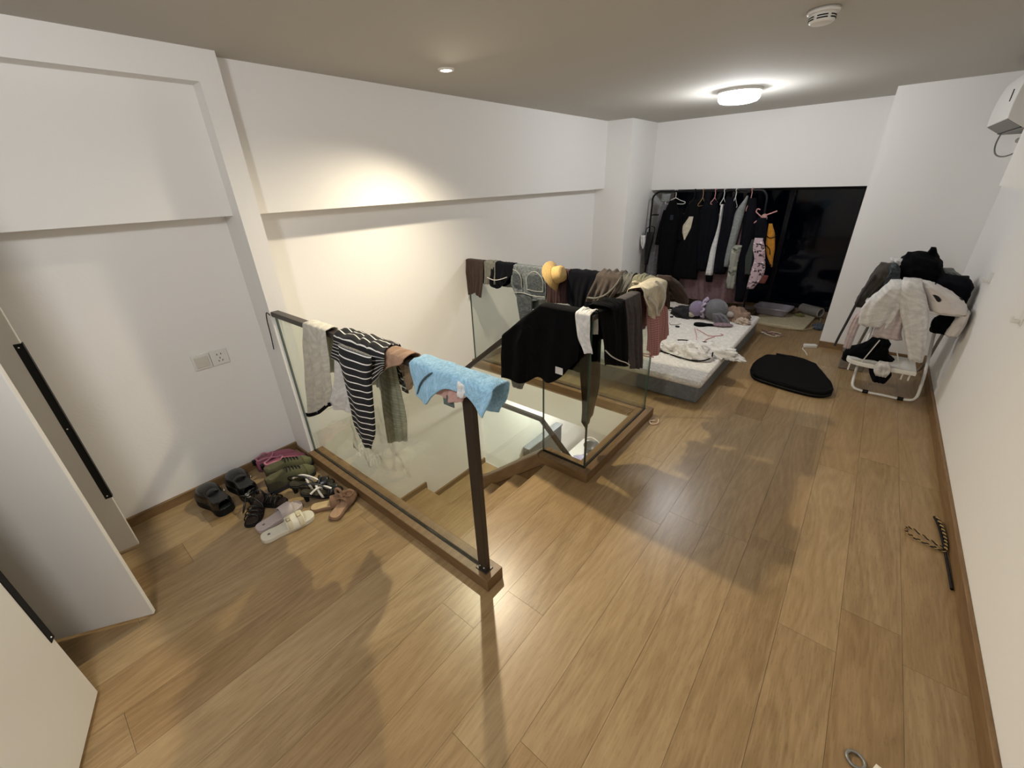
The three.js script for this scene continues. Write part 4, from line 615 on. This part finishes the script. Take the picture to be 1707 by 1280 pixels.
for (const [h, to, l] of [[[-2.37, -.318], [-2.655, -.288], 'black chunky platform shoe, the nearer of the pair against the left wall'], [[-2.385, -.452], [-2.665, -.452], 'black chunky platform shoe, the pair one nearer the green sneakers']]) {
  const t = shoe('platform_shoe', l, 'shoe', h, to), L = t.userData.L, W = .115; delete t.userData.L;
  part('sole', soleGeo(L, W, .045), phys({ color: 0x0a0a0c, roughness: .6, specularIntensity: .5 }), t);
  part('upper', upperGeo(L, W, .042, .0, [.055, .06, .062, .064, .068, .07, .066, .055, .02], (u) => u < .08 ? .75 : u < .48 ? .50 : u < .56 ? lerp(.5, 1, (u - .48) / .08) : 1), M.patent, t);
  part('insole', soleGeo(L * .6, W * .8, .006, .045).translate(.02, 0, 0), M.black, t);
  part('strap', strapGeo(L, W, .05, .42, .062, .026), M.patent, t); part('buckle', (() => { const g = new THREE.TorusGeometry(.010, .002, 6, 16); g.rotateY(0); g.translate(.42 * L, .075, W * .46); return g; })(), std({ color: 0xb9b9b4, metalness: .9, roughness: .25 }), t);
  part('welt', soleGeo(L * 1.01, W * 1.03, .006, .040), std({ color: 0x2a2a2c, roughness: .4 }), t);
}
for (const [h, to, l, s] of [[[-2.33, -.49], [-2.17, -.36], 'tangled black strappy sandal with a dark insole nearest the mauve slide', 1], [[-2.36, -.43], [-2.20, -.545], 'tangled black strappy sandal lying against the platform shoe', 2]]) {
  const t = shoe('strappy_sandal', l, 'sandal', h, to), L = t.userData.L * 1.08, W = .08; delete t.userData.L;
  part('sole', soleGeo(L, W, .012, 0, .5, .035), M.black, t); part('insole', soleGeo(L * .94, W * .84, .004, .012, .5, .035).translate(.006, 0, 0), fab(0x35251c), t);
  part('heel', rbx(.004, .035, 0, .036, -.018, .018, .006), M.black, t);
  for (const [u, hh, ln] of [[.80, .035, .0], [.66, .045, .01], [.52, .055, .02], [.2, .075, -.02]]) part('strap', strapGeo(L, W, .018, u, hh, .012, ln), M.patent, t);
  part('ankle_strap', tube([[.0, .03, .02], [-.02, .07, .03], [.03, .09, .045], [.09, .07, .05], [.12, .03, .06], [.10, .008, .075]], .005, 36, 6), M.patent, t);
  part('buckle', (() => { const g = new THREE.TorusGeometry(.009, .0018, 6, 14); g.rotateX(1.2); g.translate(.05, .09, .048); return g; })(), std({ color: 0xb9b9b4, metalness: .9, roughness: .25 }), t);
}
F.suede = fab(0x5d5a3c, { sheen: .3 }); F.suedeDark = fab(0x47412f); F.pinkMesh = fab(0xb4667c); F.pinkLight = fab(0xd58fa2);
for (const [h, to, l] of [[[-2.36, -.535], [-2.335, -.80], 'olive green suede sneaker with dark laces in front of its pair'], [[-2.47, -.575], [-2.435, -.835], 'olive green suede sneaker with dark laces, the one behind beside the pink shoes']]) {
  const t = shoe('sneaker', l, 'sneaker', h, to), L = t.userData.L, W = .10; delete t.userData.L;
  part('sole', soleGeo(L, W, .03), std({ color: 0x15151c, roughness: .7 }), t);
  part('upper', upperGeo(L, W, .028, 0, [.075, .082, .085, .088, .080, .066, .052, .042, .018], (u) => u < .06 ? .8 : u < .40 ? .56 : u < .48 ? lerp(.56, 1, (u - .40) / .08) : 1), F.suede, t);
  part('toe_cap', upperGeo(L * 1.005, W * 1.03, .028, .80, [.09, .088, .092, .094, .086, .069, .055, .045, .021]), fab(0x6f6d4a), t);
  part('heel_patch', upperGeo(L, W * 1.04, .028, 0, [.07, .076, .07, .03, .02, .02, .02, .02, .02], (u) => u < .06 ? .8 : .5).scale(1, 1, 1), F.suedeDark, t);
  for (let k = 0; k < 5; k++) { const u = .44 + k * .065, y = .030 + at([.075, .082, .085, .088, .080, .066, .052, .042, .018], u) + .004; part('lace', tube([[(u - .02) * L, y - .016, -.028], [u * L, y, -.006], [(u + .012) * L, y + .002, .008], [(u - .01) * L, y - .016, .028]], .0036, 16, 6), M.black, t); }
}
for (const [h, to, l] of [[[-2.645, -.585], [-2.615, -.815], 'pink lace fabric shoe against the left wall in the corner'], [[-2.555, -.60], [-2.53, -.838], 'pink lace fabric shoe between the other pink shoe and green sneakers']]) {
  const t = shoe('lace_shoe', l, 'shoe', h, to), L = t.userData.L, W = .09; delete t.userData.L;
  part('sole', soleGeo(L, W, .022), std({ color: 0x6e4652, roughness: .7 }), t);
  part('upper', upperGeo(L, W, .02, 0, [.055, .06, .062, .066, .064, .056, .048, .04, .018], (u) => u < .06 ? .8 : u < .44 ? .58 : u < .52 ? lerp(.58, 1, (u - .44) / .08) : 1), F.pinkMesh, t);
  part('ruffle_trim', tube(Array.from({ length: 13 }, (_, k) => { const a = k / 12 * Math.PI * 2; return [L * (.25 + .22 * Math.cos(a)), .082 + .006 * Math.sin(k * 2.3), .034 * Math.sin(a)]; }), .006, 60, 6, true), F.pinkLight, t);
  part('heel_tab', rbx(-.018, .006, .05, .085, -.012, .012, .005), M.black, t);
}
M.whiteStrap = std({ color: 0xe8e2da, roughness: .35 });
for (const [h, to, l, b] of [[[-2.25, -.615], [-2.135, -.82], 'black heeled sandal with white studded straps nearest the sneakers', 0], [[-2.12, -.62], [-2.035, -.815], 'black heeled sandal with white straps beside the tan sandals', 1]]) {
  const t = shoe('heeled_sandal', l, 'sandal', h, to), L = t.userData.L, W = .085; delete t.userData.L;
  part('sole', soleGeo(L, W, .012, 0, .5, .055), M.black, t); part('insole', soleGeo(L * .95, W * .85, .004, .012, .5, .055).translate(.005, 0, 0), fab(0x3a3426), t);
  const hg = new THREE.CylinderGeometry(.018, .011, .058, 16); hg.translate(.022, .029, 0); part('heel', hg, M.black, t);
  part('toe_strap', strapGeo(L, W, .012, .78, .045, .05), M.patent, t);
  part('cross_strap', strapGeo(L, W, .016, .62, .058, .014, .02), M.patent, t); part('cross_strap', strapGeo(L, W, .018, .50, .068, .012, -.02), M.whiteStrap, t);
  part('white_strap', tube(b ? [[.05, .068, .04], [.09, .085, .03], [.13, .075, .02], [.16, .06, .035]] : [[.02, .075, -.04], [.07, .09, -.03], [.12, .085, 0], [.16, .062, .02]], .006, 24, 6), M.whiteStrap, t);
  part('ankle_strap', tube([[.01, .065, -.03], [.0, .10, -.02], [.04, .115, .0], [.10, .10, .02], [.14, .07, .045]], .005, 30, 6), M.patent, t);
}
{
  const t = shoe('slide_sandal', 'mauve grey slide sandal with a plain band left of the white slide', 'slide', [-2.085, -.362], [-2.105, -.600]), L = t.userData.L, W = .088; delete t.userData.L;
  const m = std({ color: 0xb7a9a6, roughness: .6 }); part('footbed', soleGeo(L, W, .026), m, t); part('band', strapGeo(L, W * 1.06, .012, .60, .052, .062, .01, .005), m, t); part('logo_dot', (() => { const g = new THREE.CylinderGeometry(.007, .007, .001, 12); g.translate(.035, .0265, 0); return g; })(), std({ color: 0x6a6060, roughness: .7 }), t);
}
{
  const t = shoe('slide_sandal', 'white slide sandal with two buckles on its wide band', 'slide', [-2.0, -.350], [-1.965, -.602]), L = t.userData.L, W = .092; delete t.userData.L;
  const m = std({ color: 0xd6cfbd, roughness: .55 }); part('footbed', soleGeo(L, W, .026), m, t); part('band', strapGeo(L, W * 1.06, .012, .62, .055, .085, .004, .006), m, t);
  for (const k of [-1, 1]) { const b = part('buckle_strap', strapGeo(L, W * 1.07, .014, .62 + k * .10, .0575, .022, .004, .004), std({ color: 0xc9bfa2, roughness: .5 }), t); const g = new THREE.TorusGeometry(.012, .0025, 6, 4); g.rotateZ(Math.PI / 4); g.rotateX(-Math.PI / 2 + .25); g.translate(L * (.62 + k * .10), .068, .018); mesh('buckle', g, std({ color: 0x9c8a5c, metalness: .8, roughness: .35 }), b); }
  part('logo_dot', (() => { const g = new THREE.CylinderGeometry(.007, .007, .001, 12); g.translate(.035, .0265, 0); return g; })(), std({ color: 0x6a6060, roughness: .7 }), t);
}
F.tanSuede = fab(0xa27c60); 
{
  const t = shoe('bow_sandal', 'tan sandal with a knotted bow leaning on the wooden curb', 'sandal', [-1.845, -.650], [-1.935, -.832]), L = t.userData.L, W = .085; delete t.userData.L; t.rotation.order = 'YXZ'; t.rotation.z = .12;
  part('sole', soleGeo(L, W, .016), fab(0x8b6a50), t); part('footbed', soleGeo(L * .95, W * .86, .005, .016).translate(.005, 0, 0), fab(0xc09a7a), t);
  part('strap', strapGeo(L, W * 1.04, .010, .62, .05, .055, 0, .006), F.tanSuede, t); part('knot', heapGeo(.022, .026, .022, 3, .4, 20, 12).translate(L * .62, .055, 0), F.tanSuede, t);
  for (const k of [-1, 1]) part('bow_loop', tube([[L * .62, .066, 0], [L * .62 + .015, .085, k * .030], [L * .62 + .02, .075, k * .055], [L * .62, .062, k * .04], [L * .62, .066, 0]], .008, 30, 6), F.tanSuede, t);
  part('toe_strap', strapGeo(L, W * 1.04, .010, .85, .034, .03, 0, .005), F.tanSuede, t);
}
{
  const t = shoe('bow_sandal', 'tan sandal with a pale footbed lying flat behind its pair', 'sandal', [-2.02, -.615], [-1.905, -.790]), L = t.userData.L, W = .08; delete t.userData.L;
  part('sole', soleGeo(L, W, .016), fab(0x8b6a50), t); part('footbed', soleGeo(L * .95, W * .86, .006, .016).translate(.005, 0, 0), fab(0xd6b98c), t);
  part('strap', strapGeo(L, W * 1.04, .010, .64, .05, .05, 0, .006), F.tanSuede, t); part('toe_strap', strapGeo(L, W * 1.04, .010, .85, .034, .03, 0, .005), F.tanSuede, t);
}

// ---------------------------------------------------------------- things lying on the floor
{
  const t = thing('pop_up_hamper', 'flat black folded mesh hamper lying on the floor beside the mattress', 'hamper', [-.22, 0, -4.0]);
  const o = [[-.521, -4.02], [-.50, -4.18], [-.462, -4.30], [-.36, -4.36], [-.24, -4.38], [-.12, -4.33], [-.02, -4.12], [.066, -3.86], [.045, -3.74], [-.03, -3.69], [-.15, -3.69], [-.30, -3.72], [-.445, -3.77], [-.505, -3.88]].map(([x, z]) => [x + .22, z + 4.0]);
  const sh = new THREE.Shape(new THREE.SplineCurve([...o, o[0]].map(([x, z]) => new THREE.Vector2(x, -z))).getPoints(80));
  const g = new THREE.ExtrudeGeometry(sh, { depth: .014, bevelEnabled: true, bevelSize: .012, bevelThickness: .010, bevelSegments: 3 }); g.rotateX(-Math.PI / 2); g.translate(0, .010, 0);
  const p = g.attributes.position; for (let i = 0; i < p.count; i++) if (p.getY(i) > .02) p.setY(i, p.getY(i) + .022 + .012 * noise.noise(p.getX(i) * 9, 3, p.getZ(i) * 9)); g.computeVertexNormals();
  part('black_panel', g, fab(0x09090a, { sheen: 0, specularIntensity: .3 }), t);
  part('wire_rim', tube(o.map(([x, z]) => [x * 1.02, .022, z * 1.02]), .009, 120, 8, true), M.black, t);
  part('mesh_panel', tube([[-.10, .035, -.33], [.02, .045, -.34], [.12, .04, -.28], [.20, .035, -.12], [.24, .035, .02]], .008, 40, 6), std({ color: 0x3c3a36, roughness: .8 }), t);
  part('pull_tab', rbx(-.185, -.095, .03, .072, -.352, -.336, .004), M.black, t);
}
{
  const t = thing('floor_mat', 'cream foam mat on the floor in front of the dark window', 'mat', [-.55, 0, -5.78], -.08); part('pad', rbx(-.27, .27, 0, .03, -.36, .36, .012, 3), fab(0xcfc2a0), t); part('piping', tube([[-.265, .02, -.355], [.265, .02, -.355], [.265, .02, .355], [-.265, .02, .355]], .006, 80, 6, true), fab(0xb8aa88), t);
}
{
  const t = thing('plastic_tray', 'lavender grey plastic tray on the cream mat', 'tray', [-.70, .031, -5.86], -.10); const m = phys({ color: 0xa7a0ac, roughness: .35, transmission: .3, thickness: 0 });
  const prof = (a, b, y) => { const s = []; for (const [sx, sz] of [[-1, -1], [1, -1], [1, 1], [-1, 1]]) s.push(V(sx * a, y, sz * b)); return s; };
  const rr2 = (w, d, y, r = .04) => { const out = []; for (let k = 0; k < 40; k++) { const a = k / 40 * Math.PI * 2; const C = Math.cos(a), S = Math.sin(a); out.push(V(w * Math.sign(C) * Math.pow(Math.abs(C), .25), y, d * Math.sign(S) * Math.pow(Math.abs(S), .25))); } out.push(out[0].clone()); return out; };
  part('basin', sheet([rr2(.002, .002, .004), rr2(.13, .10, .004), rr2(.15, .115, .008), rr2(.175, .135, .085), rr2(.18, .14, .092), rr2(.195, .152, .092), rr2(.195, .152, .082)], .004), m, t);
  part('dark_scoop', rbx(-.05, .01, .012, .022, -.02, .015, .004), M.black, t);
}
{ const t = thing('tube_roll', 'grey felt tube with an open end lying by the dark window', 'tube', [-.33, .088, -6.02], -.55); const g = new THREE.LatheGeometry([[.042, -.12], [.058, -.12], [.058, .12], [.042, .12], [.042, -.12]].map((p) => new THREE.Vector2(...p)), 36); g.rotateZ(Math.PI / 2); part('tube_wall', g, fab(0x84807a), t); const r = new THREE.TorusGeometry(.050, .009, 8, 36); r.rotateY(Math.PI / 2); r.translate(.12, 0, 0); part('rim', r, fab(0xa19a90), t); }
solo('brown_rag', [heapGeo(.09, .05, .07, 21, .45).translate(-.50, .03, -6.03)], fab(0x75604a), 'crumpled brown rag between the tray and the felt tube', 'rag');
solo('green_toy', [heapGeo(.05, .03, .03, 22, .4).translate(-.42, .03, -5.90)], fab(0x7f7a48), 'small olive cloth toy in front of the felt tube', 'toy');
solo('pink_pad', [rbx(-1.10, -.93, 0, .02, -6.12, -6.0, .008, 2)], fab(0xb09a98), 'flat pinkish pad on the floor behind the rack foot', 'pad');
solo('blue_pouch', [heapGeo(.06, .05, .09, 23, .3).translate(-.19, 0, -5.62)], fab(0x4e5660), 'dark blue grey pouch on the floor beside the cream mat', 'pouch');
{ const t = thing('ribbon_tangle', 'tangle of pale pink ribbons on the floor beside the mattress corner', 'ribbons', [-.58, 0, -5.09]); for (let k = 0; k < 7; k++) { const a = []; let x = rr(-.12, .05), z = rr(-.05, .05); for (let q = 0; q < 7; q++) { a.push([x, .006 + rr(0, .014), z]); x += rr(-.03, .055); z += rr(-.05, .04); } part('ribbon', tube(a, .006, 40, 5), k % 3 ? fab(0xb08d84) : F.lace, t); } }
solo('plastic_curl', [tube([[-.86, .004, -2.66], [-.845, .006, -2.60], [-.875, .010, -2.56], [-.90, .006, -2.60], [-.875, .005, -2.63]], .004, 40, 6)], std({ color: 0xe6c8b6, roughness: .3 }), 'small shiny pale curl on the floor at the railing corner', 'scrap');
{
  const t = thing('cord_strap', 'dark strap with a twisted gold and black cord loop by the right baseboard', 'strap', [.60, 0, -2.3]);
  part('strap', tube([[.008, .012, -.235], [.017, .010, -.20], [.03, .008, -.05], [.035, .008, .10], [.038, .008, .26]].map((p) => p), .0055, 40, 8), M.black, t);
  const loop = [[.035, .010, .02], [-.02, .012, .015], [-.08, .010, -.01], [-.105, .010, -.05], [-.09, .010, -.075], [-.03, .014, -.03], [.032, .016, .01]];
  const c = curve(loop), twist = (ph, r = .0026) => { const pts = []; for (let k = 0; k <= 90; k++) { const q = c.getPoint(k / 90), a = k * .9 + ph; pts.push([q.x, q.y + 0.003 * Math.cos(a), q.z + .003 * Math.sin(a)]); } return tube(pts, r, 220, 5); };
  part('gold_strand', twist(0), std({ color: 0xa78a58, roughness: .5 }), t); part('black_strand', twist(Math.PI), M.black, t);
  const c2 = curve([[.034, .016, .01], [.036, .02, -.06], [.03, .022, -.14], [.016, .02, -.225]]), tw2 = (ph) => { const pts = []; for (let k = 0; k <= 60; k++) { const q = c2.getPoint(k / 60), a = k * .9 + ph; pts.push([q.x + .0038 * Math.cos(a), q.y + .0038 * Math.sin(a), q.z]); } return tube(pts, .0035, 150, 5); };
  part('gold_strand', tw2(0), std({ color: 0xa78a58, roughness: .5 }), t); part('black_strand', tw2(Math.PI), M.black, t);
}
{ const t = thing('plastic_clip', 'white tapered plastic clip with a grey ring at the bottom edge of the floor', 'clip', [.405, 0, -1.105], 1.2); const g = loftGeo(0, .16, [-.018, -.02, -.022], [.014, .018, .02], { d: .012 }); g.rotateX(Math.PI / 2); g.translate(0, .014, .0); part('body', g, std({ color: 0xe2d9c8, roughness: .45 }), t); const r = new THREE.TorusGeometry(.022, .005, 8, 28); r.rotateX(Math.PI / 2); r.translate(-.02, .006, -.035); part('ring', r, std({ color: 0x8b8984, metalness: .6, roughness: .35 }), t); }

// ---------------------------------------------------------------- seen on the lower floor through the stairwell
{ const t = thing('grey_cabinet', 'dark grey cabinet on the lower floor seen through the stair opening', 'cabinet', [-2.645, LOW, -3.72]); part('body', rbx(-.045, .045, 0, 1.105, -.36, .37, .003), std({ color: 0x565a60, roughness: .5 }), t); part('top_board', rbx(-.045, .055, 1.105, 1.125, -.37, .38, .002), std({ color: 0x686c72, roughness: .5 }), t); }
const TY = -1.99;
{ const t = thing('low_table', 'low white table on the lower floor holding a dark basin and lilac cloth', 'table', [-2.37, LOW, -4.36]); part('table_top', rbx(-.26, .26, TY - LOW - .03, TY - LOW, -.42, .42, .004), M.whiteLaminate, t); for (const [x, z] of [[-.23, -.39], [.23, -.39], [-.23, .39], [.23, .39]]) part('leg', rbx(x - .02, x + .02, 0, TY - LOW - .03, z - .02, z + .02, .003), M.whiteLaminate, t); }
{ const t = thing('laundry_basin', 'dark round basin among lilac cloths on the lower floor table', 'basin', [-2.36, TY, -4.54]); part('bowl', new THREE.LatheGeometry([[.02, .0], [.08, .0], [.115, .10], [.128, .11], [.122, .115], [.105, .10], [.075, .012], [.0, .010]].map((p) => new THREE.Vector2(...p)), 40), std({ color: 0x4a4d52, roughness: .35 }), t); part('handle', tube([[-.118, .105, 0], [-.10, .20, 0], [0, .24, 0], [.10, .20, 0], [.118, .105, 0]], .005, 30, 6), M.whiteTube, t); }
solo('lilac_cloth', [heapGeo(.15, .06, .13, 31, .4).translate(-2.33, TY, -4.24)], fab(0xb9b3cc), 'lilac cloth heaped on the lower floor table before the dark basin', 'cloth');
solo('white_paper', [rbx(-2.60, -2.44, TY, TY + .006, -4.20, -4.0, .002)], fab(0xe8e6e2), 'white sheet lying on the lower floor table by the lilac cloth', 'sheet');
renderer.render(scene, camera);
